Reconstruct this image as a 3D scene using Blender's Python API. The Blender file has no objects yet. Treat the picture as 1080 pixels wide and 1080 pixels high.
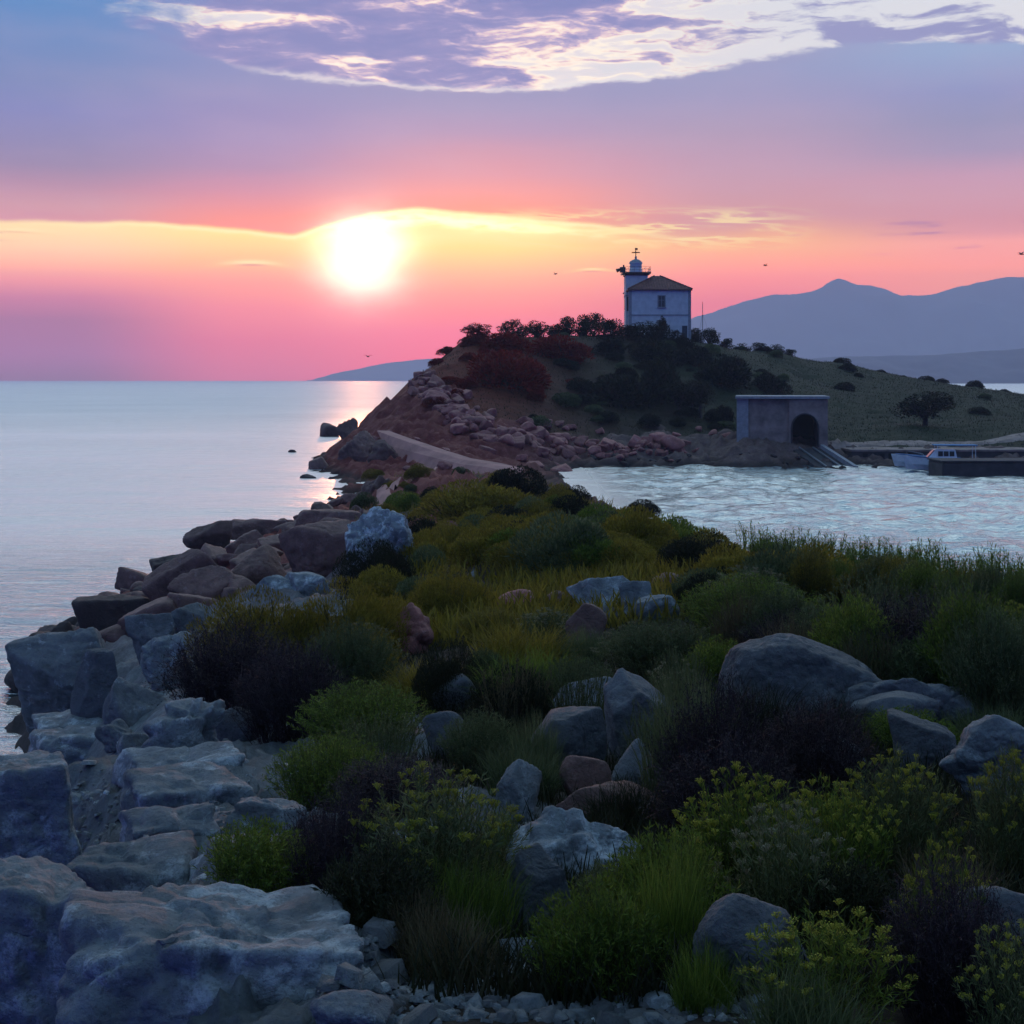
import bpy, bmesh, math, random
import numpy as np
from mathutils import Vector, Matrix
R = math.radians
F = 1484.0          # focal length in photo pixels
CAMZ = 9.0          # eye height above the sea
HORIZON = 400.0
scene = bpy.context.scene
COL = scene.collection

# ------------------------------------------------------------------ camera
cam_data = bpy.data.cameras.new('camera')
cam = bpy.data.objects.new('camera', cam_data)
COL.objects.link(cam)
cam.location = (0, 0, CAMZ)
cam.rotation_euler = (R(90), 0, 0)
cam_data.sensor_width = 36
cam_data.lens = F / 1080 * 36
cam_data.shift_y = -(540 - HORIZON) / 1080
cam_data.clip_start = 0.1
cam_data.clip_end = 60000
scene.camera = cam

# ------------------------------------------------------------------ colour and node helpers
def lin(c):
    c = c / 255.0
    return c / 12.92 if c <= 0.04045 else ((c + 0.055) / 1.055) ** 2.4
def rgb(r, g, b):
    return (lin(r), lin(g), lin(b), 1.0)

class S:
    """a node socket with arithmetic"""
    def __init__(self, nt, sock): self.nt = nt; self.s = sock
    def _m(self, op, *a, clamp=False):
        n = self.nt.nodes.new('ShaderNodeMath'); n.operation = op; n.use_clamp = clamp
        for i, x in enumerate((self,) + a):
            if isinstance(x, S): self.nt.links.new(x.s, n.inputs[i])
            else: n.inputs[i].default_value = x
        return S(self.nt, n.outputs[0])
    def __add__(self, o): return self._m('ADD', o)
    __radd__ = __add__
    def __sub__(self, o): return self._m('SUBTRACT', o)
    def __rsub__(self, o): return (self * -1.0) + o
    def __mul__(self, o): return self._m('MULTIPLY', o)
    __rmul__ = __mul__
    def __truediv__(self, o): return self._m('DIVIDE', o)
    def __pow__(self, o): return self._m('POWER', o)
    def abs(self): return self._m('ABSOLUTE')
    def sqrt(self): return self._m('SQRT')
    def exp(self): return self._m('EXPONENT')
    def max(self, o): return self._m('MAXIMUM', o)
    def min(self, o): return self._m('MINIMUM', o)
    def clamp(self): return self._m('ADD', 0.0, clamp=True)
    def step(self, a, b):          # smoothstep a..b
        n = self.nt.nodes.new('ShaderNodeMapRange'); n.interpolation_type = 'SMOOTHSTEP'
        self.nt.links.new(self.s, n.inputs['Value'])
        for k, v in (('From Min', a), ('From Max', b)):
            if isinstance(v, S): self.nt.links.new(v.s, n.inputs[k])
            else: n.inputs[k].default_value = v
        return S(self.nt, n.outputs[0])

def vec(nt, x, y, z):
    n = nt.nodes.new('ShaderNodeCombineXYZ')
    for i, v in enumerate((x, y, z)):
        if isinstance(v, S): nt.links.new(v.s, n.inputs[i])
        else: n.inputs[i].default_value = v
    return S(nt, n.outputs[0])
def noise(nt, v, scale, detail=3, rough=0.5, dist=0.0, out='Fac'):
    n = nt.nodes.new('ShaderNodeTexNoise')
    if v is not None: nt.links.new(v.s, n.inputs['Vector'])
    n.inputs['Scale'].default_value = scale; n.inputs['Detail'].default_value = detail
    n.inputs['Roughness'].default_value = rough; n.inputs['Distortion'].default_value = dist
    return S(nt, n.outputs[out])
def voronoi(nt, v, scale, feature='DISTANCE_TO_EDGE', out='Distance'):
    n = nt.nodes.new('ShaderNodeTexVoronoi'); n.feature = feature
    if v is not None: nt.links.new(v.s, n.inputs['Vector'])
    n.inputs['Scale'].default_value = scale
    return S(nt, n.outputs[out])
def ramp(nt, fac, stops):
    n = nt.nodes.new('ShaderNodeValToRGB')
    nt.links.new(fac.s, n.inputs[0])
    e = n.color_ramp.elements
    while len(e) < len(stops): e.new(0.5)
    for el, (p, c) in zip(e, stops):
        el.position = p; el.color = c
    return S(nt, n.outputs[0])
def mixc(nt, f, a, b, mode='MIX'):
    n = nt.nodes.new('ShaderNodeMix'); n.data_type = 'RGBA'; n.blend_type = mode
    for k, v in ((0, f), (6, a), (7, b)):
        if isinstance(v, S): nt.links.new(v.s, n.inputs[k])
        else: n.inputs[k].default_value = v
    return S(nt, n.outputs[2])
def curve(nt, x, pts, lo, hi, vmax):
    """piecewise function of x given as points; returns value in its own units"""
    t = (x - lo) / (hi - lo)
    stops = [(max(0, min(1, (px - lo) / (hi - lo))), (v / vmax,) * 3 + (1,)) for px, v in pts]
    n = nt.nodes.new('ShaderNodeValToRGB'); n.color_ramp.interpolation = 'B_SPLINE' if len(pts) > 30 else 'LINEAR'
    nt.links.new(t.clamp().s, n.inputs[0])
    e = n.color_ramp.elements
    while len(e) < len(stops): e.new(0.5)
    for el, (p, c) in zip(e, stops): el.position = p; el.color = c
    b = nt.nodes.new('ShaderNodeRGBToBW'); nt.links.new(n.outputs[0], b.inputs[0])
    return S(nt, b.outputs[0]) * vmax

HAZE_COL = (0.88, 0.85, 1.0, 1); HAZE_D = 2.0e-4; HAZE_G = 0.0; HAZE_GLOW = (0.21, 0.235, 0.45, 1)
SUN_AZ, SUN_EL = R(-6.05), R(4.75)
# ------------------------------------------------------------------ sky
def build_world():
    w = bpy.data.worlds.new('World'); scene.world = w; w.use_nodes = True
    nt = w.node_tree; nt.nodes.clear()
    tc = nt.nodes.new('ShaderNodeTexCoord')
    sep = nt.nodes.new('ShaderNodeSeparateXYZ'); nt.links.new(tc.outputs['Generated'], sep.inputs[0])
    x, y, z = (S(nt, sep.outputs[i]) for i in range(3))
    az = x._m('ARCTAN2', y) * (180 / math.pi)              # degrees east of the view axis
    el = z._m('ARCSINE') * (180 / math.pi)
    P = lambda py: math.degrees(math.atan((HORIZON - py) / F))     # photo row -> elevation
    A = lambda px: math.degrees(math.atan((px - 540) / F))
    def elramp(stops):
        return ramp(nt, (el / 20.0).clamp(), [(max(0, min(1, P(py) / 20.0)), rgb(*c)) for py, c in stops])
    cols = [70, 260, 510, 780, 1050]
    def five(*stops):
        c = elramp(stops[0])
        for k in range(4): c = mixc(nt, az.step(A(cols[k]), A(cols[k + 1])), c, elramp(stops[k + 1]))
        return c
    below = five(
        [(400, (150, 122, 165)), (375, (168, 124, 172)), (340, (172, 120, 165)), (318, (205, 130, 168)), (300, (245, 155, 168)), (285, (255, 180, 170)), (268, (254, 205, 178)), (250, (254, 220, 178))],
        [(400, (205, 126, 168)), (360, (222, 125, 165)), (325, (242, 140, 165)), (300, (255, 160, 160)), (280, (255, 185, 155)), (262, (255, 210, 160)), (250, (255, 222, 160))],
        [(400, (240, 120, 160)), (350, (245, 130, 168)), (330, (250, 142, 162)), (310, (255, 160, 152)), (290, (255, 185, 152)), (265, (254, 218, 150)), (250, (255, 232, 170))],
        [(400, (225, 128, 165)), (320, (230, 133, 160)), (295, (250, 150, 155)), (280, (255, 165, 150)), (265, (250, 178, 155)), (250, (245, 178, 150))],
        [(400, (230, 145, 160)), (300, (246, 158, 160)), (285, (250, 160, 165)), (262, (246, 165, 170)), (252, (225, 155, 170))])
    deck = five(
        [(243, (215, 150, 170)), (225, (205, 150, 170)), (205, (180, 140, 172)), (185, (152, 135, 175)), (160, (140, 135, 182)), (130, (130, 135, 190)), (100, (122, 137, 188)), (60, (108, 138, 192)), (20, (92, 138, 196)), (0, (86, 138, 196))],
        [(250, (255, 148, 138)), (230, (240, 143, 150)), (205, (205, 140, 170)), (180, (170, 138, 180)), (150, (152, 138, 188)), (120, (142, 138, 190)), (90, (136, 142, 192)), (20, (110, 138, 196))],
        [(228, (255, 156, 142)), (205, (248, 156, 158)), (185, (225, 152, 170)), (160, (202, 150, 178)), (140, (178, 150, 188)), (115, (158, 150, 192)), (100, (148, 148, 192))],
        [(222, (207, 153, 168)), (200, (200, 153, 175)), (170, (188, 153, 182)), (140, (173, 153, 186)), (110, (160, 153, 192)), (80, (150, 154, 195))],
        [(240, (210, 150, 170)), (215, (205, 155, 178)), (195, (197, 154, 182)), (170, (165, 150, 185)), (140, (150, 148, 186)), (110, (145, 150, 195)), (70, (150, 168, 206))])
    # broad mottling of the deck
    mv = vec(nt, az * 0.16, el * 0.55, 3.1)
    mot = noise(nt, mv, 1.0, 4, 0.55)
    deck = mixc(nt, ((mot - 0.45) * 0.5).clamp(), deck, rgb(196, 172, 200))
    # lower edge of the deck
    wob = (noise(nt, vec(nt, az * 0.5, el * 0.8, 0.0), 1.0, 5, 0.6) - 0.5)
    botpts = [(-60, 250), (0, 245), (160, 242), (240, 246), (310, 252), (345, 240), (390, 228), (440, 222), (560, 232), (640, 240), (720, 252), (780, 250), (840, 243), (960, 250), (1080, 252), (1140, 250)]
    bot = curve(nt, az, [(A(px), P(py)) for px, py in botpts], A(-60), A(1140), 10.0)
    d = el - bot + wob * 0.3
    deckmask = d.step(-0.06, 0.22)
    deckmask = mixc(nt, az.step(1.0, 8.0), deckmask, d.step(-0.5, 0.7))
    col = mixc(nt, deckmask, below, deck)
    # lit hem of the deck
    hem = ((d + 0.02) / (0.09 + wob * 0.16))
    hem = ((hem * hem) * -1.0).exp() * az.step(9.0, 2.0) * az.step(-22.0, -12.0)
    col = mixc(nt, (hem * 0.75).clamp(), col, rgb(255, 240, 190))
    # bright veins right of the sun
    vv = noise(nt, vec(nt, az * 0.22, el * 2.3 + az * 0.12, 5.0), 1.0, 5, 0.55, 0.5)
    vein = ((vv - 0.52) / 0.05); vein = ((vein * vein) * -1.0).exp()
    vwin = az.step(-2.0, 1.0) * az.step(13.0, 8.0) * el.step(5.0, 5.8) * el.step(7.1, 6.4)
    col = mixc(nt, (vein * vwin * 0.75).clamp(), col, rgb(255, 232, 176))
    # thin dark wisps below the deck, right and far left
    wz = noise(nt, vec(nt, az * 0.28, el * 2.6, 9.0), 1.0, 3, 0.5)
    wwin = (az.step(9.0, 13.0) + az.step(-16.5, -20.0)).clamp() * el.step(4.7, 5.2) * el.step(6.6, 6.0)
    col = mixc(nt, (wz.step(0.56, 0.66) * wwin * 0.7).clamp(), col, rgb(178, 132, 172))
    # a small lens of lit cloud left of the sun
    for px_, py_, wx, wy, k_ in ((266, 279, 1.05, 0.11, 0.85), (14, 251, 1.3, 0.07, 0.4), (625, 284, 0.7, 0.05, 0.7)):
        ex = (az - A(px_)) / wx; ey = (el - P(py_) + ex * ex * 0.05) / wy
        col = mixc(nt, (((ex * ex + ey * ey) * -1.0).exp() * k_).clamp(), col, rgb(255, 236, 190))
        ey2 = (el - P(py_ + 2.5) + ex * ex * 0.05) / (wy * 0.5); ex2 = ex * 1.5
        col = mixc(nt, (((ex2 * ex2 + ey2 * ey2) * -1.0).exp() * k_).clamp(), col, rgb(222, 150, 158))
    # upper gap of pale sky with lit broken clouds
    toppts = [(-60, 20), (60, 20), (150, 46), (200, 66), (260, 84), (360, 92), (500, 101), (620, 93), (720, 84), (790, 70), (850, 64), (960, 57), (1080, 70), (1200, 84), (1500, 120)]
    topc = curve(nt, az, [(A(px), P(py)) for px, py in toppts], A(-60), A(1500), 30.0)
    wob2 = noise(nt, vec(nt, az * 0.42, el * 1.1, 7.0), 1.0, 6, 0.62) - 0.5
    g = el - topc + wob2 * 0.95
    gap = g.step(-0.04, 0.22) * (az + wob2 * 9.0).step(-16.2, -11.0)
    gap = gap.max(el.step(15.2, 17.5))
    rim = ((g - 0.12) / 0.13); rim = ((rim * rim) * -1.0).exp() * az.step(8.0, -1.0) * az.step(-12.5, -8.0)
    paleL = ramp(nt, ((el - 11.0) / 40.0).clamp(), [(0.0, rgb(222, 217, 224)), (0.10, rgb(216, 218, 228)), (0.2, (1.02, 1.13, 1.26, 1)), (0.6, (0.90, 1.10, 1.26, 1)), (1.0, rgb(120, 165, 215))])
    warp = noise(nt, vec(nt, az * 0.3, el * 0.8, 6.0), 1.0, 3, 0.5) - 0.5
    cn = noise(nt, vec(nt, az * 0.15 + el * 0.10 + warp * 0.8, el * 0.80 + warp * 0.9, 4.4), 1.0, 9, 0.62)
    cn2 = noise(nt, vec(nt, az * 0.5, el * 2.2, 8.8), 1.0, 7, 0.6)
    cwin = az.step(10.0, 3.0) * 0.13 + az.step(-4.0, -11.0) * 0.03 - 0.02
    cf = cn * 1.12 - 0.05 + cwin + (cn2 - 0.5) * 0.26
    sf = lambda q: (q - 0.35) / 0.4
    gapc = ramp(nt, sf(cf).clamp(), [(sf(.40), rgb(216, 215, 226)), (sf(.475), rgb(226, 218, 226)), (sf(.515), rgb(255, 243, 228)), (sf(.545), rgb(240, 212, 214)), (sf(.575), rgb(188, 172, 206)), (sf(.63), rgb(142, 142, 194)), (sf(.72), rgb(126, 134, 190))])
    gapc = mixc(nt, az.step(3.0, 12.0), gapc, mixc(nt, cf.step(0.5, 0.62), paleL, rgb(150, 152, 196)))
    gapc = mixc(nt, el.step(17.0, 20.0), gapc, paleL)
    gapc = mixc(nt, (rim * 0.6).clamp(), gapc, (1.0, 0.92, 0.86, 1))
    col = mixc(nt, gap, col, gapc)
    # all other directions: dusk dome, blue overhead, mauve behind
    dome = ramp(nt, (el / 90.0).clamp(), [(0.0, (0.12, 0.175, 0.48, 1)), (0.12, (0.11, 0.18, 0.48, 1)), (0.3, (0.12, 0.24, 0.46, 1)), (0.55, (0.21, 0.37, 0.58, 1)), (1.0, (0.27, 0.46, 0.64, 1))])
    front = (az.abs().step(70.0, 26.0)) * el.step(60.0, 30.0)
    col = mixc(nt, front, dome, col)
    # glow round the sun
    da = (az - A(383)); de = (el - P(276))
    ang = noise(nt, vec(nt, az * 0.36 + el * 0.21, el * 0.62 - az * 0.1, 2.0), 1.0, 5, 0.55) - 0.5
    r = (da * da * 0.95 + de * de * 1.15 + 0.0001).sqrt() + ang * 1.0
    disc = ((r.max(0.0) / 1.46) ** 2.1 * -1.0).exp()
    halo = (r * r * -0.17).exp()
    wide = (r * r * -0.02).exp()
    # the lit bank of cloud that spreads right from the sun under the deck
    bz = noise(nt, vec(nt, az * 0.55, el * 1.6, 4.0), 1.0, 4, 0.55) - 0.5
    db = el - (bot - 0.30) + bz * 0.9
    band = ((db / 0.24) * (db / 0.24) * -1.0).exp() * az.step(-8.6, -6.0) * az.step(5.0, -2.0) * bz.step(-0.22, 0.02)
    # the sky lies beyond the evening haze: what the air takes from it on the way and adds to it
    L = ((el.max(0.05) * (math.pi / 180))._m('SINE')._m('POWER', -1.0) * 611.0).min(8100.0)
    T = (L * -HAZE_D).exp()
    def over(c, f, add):
        n = nt.nodes.new('ShaderNodeVectorMath'); n.operation = 'SCALE' if add is None else 'SUBTRACT'
        nt.links.new(c.s, n.inputs[0])
        if add is None: nt.links.new(f.s, n.inputs['Scale'])
        else: nt.links.new(add.s, n.inputs[1])
        return S(nt, n.outputs[0])
    k = nt.nodes.new('ShaderNodeRGB'); k.outputs[0].default_value = HAZE_GLOW
    air = over(S(nt, k.outputs[0]), 1.0 - T, None)
    col = over(over(col, None, air), T._m('POWER', -1.0), None)
    mxm = nt.nodes.new('ShaderNodeVectorMath'); mxm.operation = 'MAXIMUM'; nt.links.new(col.s, mxm.inputs[0]); mxm.inputs[1].default_value = (0.01, 0.01, 0.01)
    col = S(nt, mxm.outputs[0])
    bg = nt.nodes.new('ShaderNodeBackground'); nt.links.new(col.s, bg.inputs[0])
    def addbg(prev, fac, color):
        b = nt.nodes.new('ShaderNodeBackground'); b.inputs[0].default_value = color
        nt.links.new(fac.s, b.inputs[1])
        a = nt.nodes.new('ShaderNodeAddShader')
        nt.links.new(prev, a.inputs[0]); nt.links.new(b.outputs[0], a.inputs[1])
        return a.outputs[0]
    o = bg.outputs[0]
    o = addbg(o, disc * 6.0, (1.0, 0.92, 0.75, 1))
    o = addbg(o, halo * 0.5, (1.0, 0.56, 0.30, 1))
    o = addbg(o, band * 2.2, (1.0, 0.80, 0.48, 1))
    o = addbg(o, wide * 0.13, (1.0, 0.35, 0.22, 1))
    # a physical low-sun sky adds its own twilight to the dome
    sky = nt.nodes.new('ShaderNodeTexSky'); sky.sky_type = 'NISHITA'; sky.sun_disc = False
    sky.sun_elevation = SUN_EL; sky.sun_rotation = SUN_AZ; sky.dust_density = 3.0
    b = nt.nodes.new('ShaderNodeBackground'); nt.links.new(sky.outputs[0], b.inputs[0]); b.inputs[1].default_value = 0.004
    a = nt.nodes.new('ShaderNodeAddShader'); nt.links.new(o, a.inputs[0]); nt.links.new(b.outputs[0], a.inputs[1])
    out = nt.nodes.new('ShaderNodeOutputWorld'); nt.links.new(a.outputs[0], out.inputs[0])
    w.cycles.sampling_method = 'MANUAL'; w.cycles.sample_map_resolution = 1024
build_world()

# ------------------------------------------------------------------ sun and exposure
sun_data = bpy.data.lights.new('sun', 'SUN'); sun_data.energy = 0.9; sun_data.angle = R(0.5)
sun_data.color = (1.0, 0.36, 0.16)
sun = bpy.data.objects.new('sun', sun_data); COL.objects.link(sun)
sdir = Vector((math.sin(SUN_AZ) * math.cos(SUN_EL), math.cos(SUN_AZ) * math.cos(SUN_EL), math.sin(SUN_EL)))
sun.rotation_euler = sdir.to_track_quat('Z', 'Y').to_euler()
sun.location = (0, 0, 60)
scene.view_settings.view_transform = 'Standard'; scene.view_settings.look = 'None'
scene.view_settings.exposure = 0.0; scene.view_settings.gamma = 1.0
scene.render.engine = 'CYCLES'
scene.cycles.max_bounces = 6; scene.cycles.diffuse_bounces = 3; scene.cycles.glossy_bounces = 3
scene.cycles.transmission_bounces = 3; scene.cycles.volume_bounces = 2; scene.cycles.transparent_max_bounces = 6
scene.cycles.use_denoising = True
scene.cycles.caustics_reflective = False; scene.cycles.caustics_refractive = False

# ------------------------------------------------------------------ numpy noise
def _hash(i, j, k, seed):
    with np.errstate(over='ignore'):
        h = (i.astype(np.uint32) * np.uint32(374761393) + j.astype(np.uint32) * np.uint32(668265263)
             + k.astype(np.uint32) * np.uint32(2147483647) + np.uint32((seed * 974634777 + 1013904223) & 0xffffffff))
        h = (h ^ (h >> np.uint32(13))) * np.uint32(1274126177)
        h = (h ^ (h >> np.uint32(15))) * np.uint32(2246822519)
        h = h ^ (h >> np.uint32(16))
    return (h & np.uint32(0xffffff)).astype(np.float64) / float(0xffffff) * 2 - 1
def vnoise(p, seed=0):
    p = np.asarray(p, float)
    if p.shape[1] == 2: p = np.concatenate([p, np.zeros((len(p), 1))], 1)
    i = np.floor(p).astype(np.int64); f = p - i
    f = f * f * f * (f * (f * 6 - 15) + 10)
    o = 0
    for dx in (0, 1):
        for dy in (0, 1):
            for dz in (0, 1):
                w = (f[:, 0] if dx else 1 - f[:, 0]) * (f[:, 1] if dy else 1 - f[:, 1]) * (f[:, 2] if dz else 1 - f[:, 2])
                o = o + w * _hash(i[:, 0] + dx, i[:, 1] + dy, i[:, 2] + dz, seed)
    return o
def fbm(p, octv=4, seed=0, gain=0.5, lac=2.03):
    p = np.asarray(p, float); s = 0; a = 1.0
    for k in range(octv):
        s = s + a * vnoise(p, seed + k * 17); p = p * lac; a *= gain
    return s
def ridged(p, octv=4, seed=0, gain=0.5):
    p = np.asarray(p, float); s = 0; a = 1.0
    for k in range(octv):
        s = s + a * (1 - 2 * np.abs(vnoise(p, seed + k * 17))); p = p * 2.03; a *= gain
    return s

# ------------------------------------------------------------------ object helpers
def mesh_from(name, verts, faces, mats, smooth=False, matidx=None):
    me = bpy.data.meshes.new(name)
    verts = np.asarray(verts, np.float32)
    if isinstance(faces, np.ndarray):
        n, k = faces.shape
        me.vertices.add(len(verts)); me.vertices.foreach_set('co', verts.ravel())
        me.loops.add(n * k); me.loops.foreach_set('vertex_index', faces.astype(np.int32).ravel())
        me.polygons.add(n); me.polygons.foreach_set('loop_start', np.arange(0, n * k, k, dtype=np.int32))
        me.polygons.foreach_set('loop_total', np.full(n, k, np.int32))
        me.update(calc_edges=True)
    else:
        me.from_pydata([tuple(v) for v in verts], [], faces)
    me.validate()
    if not isinstance(mats, (list, tuple)): mats = [mats]
    for m in mats: me.materials.append(m)
    if smooth: me.polygons.foreach_set('use_smooth', np.ones(len(me.polygons), bool))
    if matidx is not None: me.polygons.foreach_set('material_index', np.asarray(matidx, np.int32))
    return me
def link(name, me, parent=None, loc=(0, 0, 0), rot=(0, 0, 0)):
    o = bpy.data.objects.new(name, me); COL.objects.link(o)
    o.location = loc; o.rotation_euler = rot
    if parent is not None: o.parent = parent
    return o
def tag(o, label, cat, group=None, kind=None):
    if label: o['label'] = label
    if cat: o['category'] = cat
    if group: o['group'] = group
    if kind or cat: o['kind'] = kind or 'thing'
    return o
def thing(name, label, cat, loc, rotz=0, group=None):
    o = bpy.data.objects.new(name, None); COL.objects.link(o)
    o.location = loc; o.rotation_euler = (0, 0, rotz)
    return tag(o, label, cat, group)
def copy_tree(o, parent=None):
    c = o.copy(); COL.objects.link(c)
    if parent is not None: c.parent = parent
    for ch in o.children: copy_tree(ch, c)
    return c
class MB:
    """collects boxes, prisms and tubes into one mesh"""
    def __init__(self): self.v = []; self.f = []
    def add(self, vs, fs):
        n = len(self.v); self.v += [tuple(v) for v in vs]; self.f += [tuple(i + n for i in f) for f in fs]
        return self
    def box(self, x0, x1, y0, y1, z0, z1):
        return self.add([(x0, y0, z0), (x1, y0, z0), (x1, y1, z0), (x0, y1, z0), (x0, y0, z1), (x1, y0, z1), (x1, y1, z1), (x0, y1, z1)],
                        [(0, 3, 2, 1), (4, 5, 6, 7), (0, 1, 5, 4), (1, 2, 6, 5), (2, 3, 7, 6), (3, 0, 4, 7)])
    def tube(self, pts, rad, n=8, cap=True):
        pts = [Vector(p) for p in pts]
        rad = rad if isinstance(rad, (list, tuple)) else [rad] * len(pts)
        vs = []; fs = []
        for i, p in enumerate(pts):
            t = (pts[min(i + 1, len(pts) - 1)] - pts[max(i - 1, 0)]).normalized()
            u = t.cross(Vector((0.31, 0.95, 0.05)) if abs(t.y) < 0.9 else Vector((1, 0, 0))).normalized(); w = t.cross(u)
            for k in range(n):
                a = 2 * math.pi * k / n
                vs.append(p + (u * math.cos(a) + w * math.sin(a)) * rad[i])
        for i in range(len(pts) - 1):
            for k in range(n):
                a, b = i * n + k, i * n + (k + 1) % n
                fs.append((a, b, b + n, a + n))
        if cap:
            fs.append(tuple(range(n))[::-1]); fs.append(tuple(range((len(pts) - 1) * n, len(pts) * n)))
        return self.add(vs, fs)
    def lathe(self, prof, n=16, c=(0, 0)):
        vs = [(c[0] + r * math.cos(2 * math.pi * k / n), c[1] + r * math.sin(2 * math.pi * k / n), z) for r, z in prof for k in range(n)]
        fs = [(i * n + k, i * n + (k + 1) % n, (i + 1) * n + (k + 1) % n, (i + 1) * n + k) for i in range(len(prof) - 1) for k in range(n)]
        fs.append(tuple(range(n))[::-1]); fs.append(tuple(range((len(prof) - 1) * n, len(prof) * n)))
        return self.add(vs, fs)
    def build(self, name, mat, parent=None, loc=(0, 0, 0), rot=(0, 0, 0), bevel=0.0, smooth=False):
        o = link(name, mesh_from(name, self.v, self.f, mat, smooth), parent, loc, rot)
        bm = bmesh.new(); bm.from_mesh(o.data); bmesh.ops.recalc_face_normals(bm, faces=bm.faces)
        if bevel: bmesh.ops.bevel(bm, geom=list(bm.edges), offset=bevel, segments=1, affect='EDGES', clamp_overlap=True)
        bm.to_mesh(o.data); bm.free()
        return o

# ------------------------------------------------------------------ materials
def newmat(name):
    m = bpy.data.materials.new(name); m.use_nodes = True
    nt = m.node_tree; b = nt.nodes['Principled BSDF']
    return m, nt, b
def put(nt, sock, val):
    if isinstance(val, S): nt.links.new(val.s, sock)
    else: sock.default_value = val
def bump(nt, b, h, strength=0.5, dist=0.05):
    n = nt.nodes.new('ShaderNodeBump'); n.inputs['Strength'].default_value = strength; n.inputs['Distance'].default_value = dist
    nt.links.new(h.s, n.inputs['Height']); nt.links.new(n.outputs[0], b.inputs['Normal'])
def objco(nt):
    t = nt.nodes.new('ShaderNodeTexCoord'); return S(nt, t.outputs['Object'])
def worldco(nt):
    t = nt.nodes.new('ShaderNodeNewGeometry'); return S(nt, t.outputs['Position'])
def oinfo(nt):
    t = nt.nodes.new('ShaderNodeObjectInfo'); return S(nt, t.outputs['Random'])
def island(nt):
    t = nt.nodes.new('ShaderNodeNewGeometry'); return S(nt, t.outputs['Random Per Island'])

def plain(name, c, rough=0.7, var=0.15, scale=6.0, metal=0.0, bmp=0.2):
    m, nt, b = newmat(name); p = objco(nt)
    n = noise(nt, p, scale, 5, 0.6)
    dark = tuple(v * (1 - var * 1.6) for v in c) + (1,); lite = tuple(min(1, v * (1 + var)) for v in c) + (1,)
    put(nt, b.inputs['Base Color'], ramp(nt, n, [(0.32, dark), (0.68, lite)]))
    b.inputs['Roughness'].default_value = rough; b.inputs['Metallic'].default_value = metal
    bump(nt, b, n, bmp, 0.03)
    return m
def rock_mat(name, base, pale, dark, scale=1.0, patch=0.5, bumpd=0.04):
    m, nt, b = newmat(name); p = objco(nt); rnd = oinfo(nt)
    n1 = noise(nt, p, 2.0 * scale, 8, 0.68, 0.15)
    n2 = noise(nt, p, 13.0 * scale, 8, 0.72)
    c = ramp(nt, n1, [(0.3, dark + (1,)), (0.5, base + (1,)), (0.72, tuple(v * 1.25 for v in base) + (1,))])
    c = mixc(nt, (n2.step(0.3, 0.75) * 0.5).clamp(), c, tuple(v * 0.62 for v in base) + (1,))
    pm = noise(nt, p, 3.4 * scale, 9, 0.74, 0.3)
    c = mixc(nt, (pm.step(0.62 - patch * 0.12, 0.70 - patch * 0.08) * 0.8).clamp(), c, pale + (1,))
    sp = noise(nt, p, 55 * scale, 5, 0.7)
    c = mixc(nt, (sp.step(0.52, 0.66) * 0.65).clamp(), c, tuple(v * 0.4 for v in base) + (1,))
    cr = voronoi(nt, p, 1.6 * scale)
    crack = cr.step(0.0, 0.03)
    wl = noise(nt, p, 1.1 * scale, 4, 0.6)
    gate = noise(nt, p, 0.9 * scale, 2, 0.5).step(0.5, 0.6)
    line = 1.0 - (1.0 - ((wl - 0.5).abs()).step(0.0, 0.005)) * gate
    c = mixc(nt, ((1.0 - line) * 0.45).clamp(), c, tuple(v * 0.25 for v in base) + (1,))
    hs = nt.nodes.new('ShaderNodeHueSaturation'); nt.links.new(c.s, hs.inputs['Color'])
    nt.links.new((rnd * 0.5 + 0.75).s, hs.inputs['Value'])
    nt.links.new(hs.outputs[0], b.inputs['Base Color'])
    put(nt, b.inputs['Roughness'], n2 * 0.3 + 0.55)
    h = n1 * 0.6 + n2 * 0.35 + noise(nt, p, 40 * scale, 6, 0.75) * 0.16 + crack * 0.05 + line * 0.25
    bump(nt, b, h, 1.0, bumpd * 2.6 / scale)
    return m
M = {}
M['rock_grey'] = rock_mat('grey_rock', (0.125, 0.135, 0.142), (0.30, 0.32, 0.33), (0.032, 0.034, 0.037))
M['rock_pale'] = rock_mat('pale_rock', (0.20, 0.225, 0.235), (0.48, 0.53, 0.54), (0.045, 0.050, 0.054), 1.0, 0.9)
M['rock_white'] = rock_mat('salt_crusted_rock', (0.22, 0.25, 0.265), (0.60, 0.66, 0.69), (0.045, 0.05, 0.055), 1.3, 1.1)
M['rock_brown'] = rock_mat('brown_rock', (0.20, 0.105, 0.085), (0.30, 0.20, 0.18), (0.06, 0.028, 0.024))
M['rock_wet'] = rock_mat('wet_dark_rock', (0.040, 0.022, 0.021), (0.07, 0.045, 0.04), (0.016, 0.010, 0.010))
M['rock_pink_flare'] = rock_mat('pinkish_flare_rock', (0.34, 0.12, 0.10), (0.44, 0.24, 0.21), (0.12, 0.030, 0.024))  # pinkish stone; its extra red paints in the lens-flare glow at the hill

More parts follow.
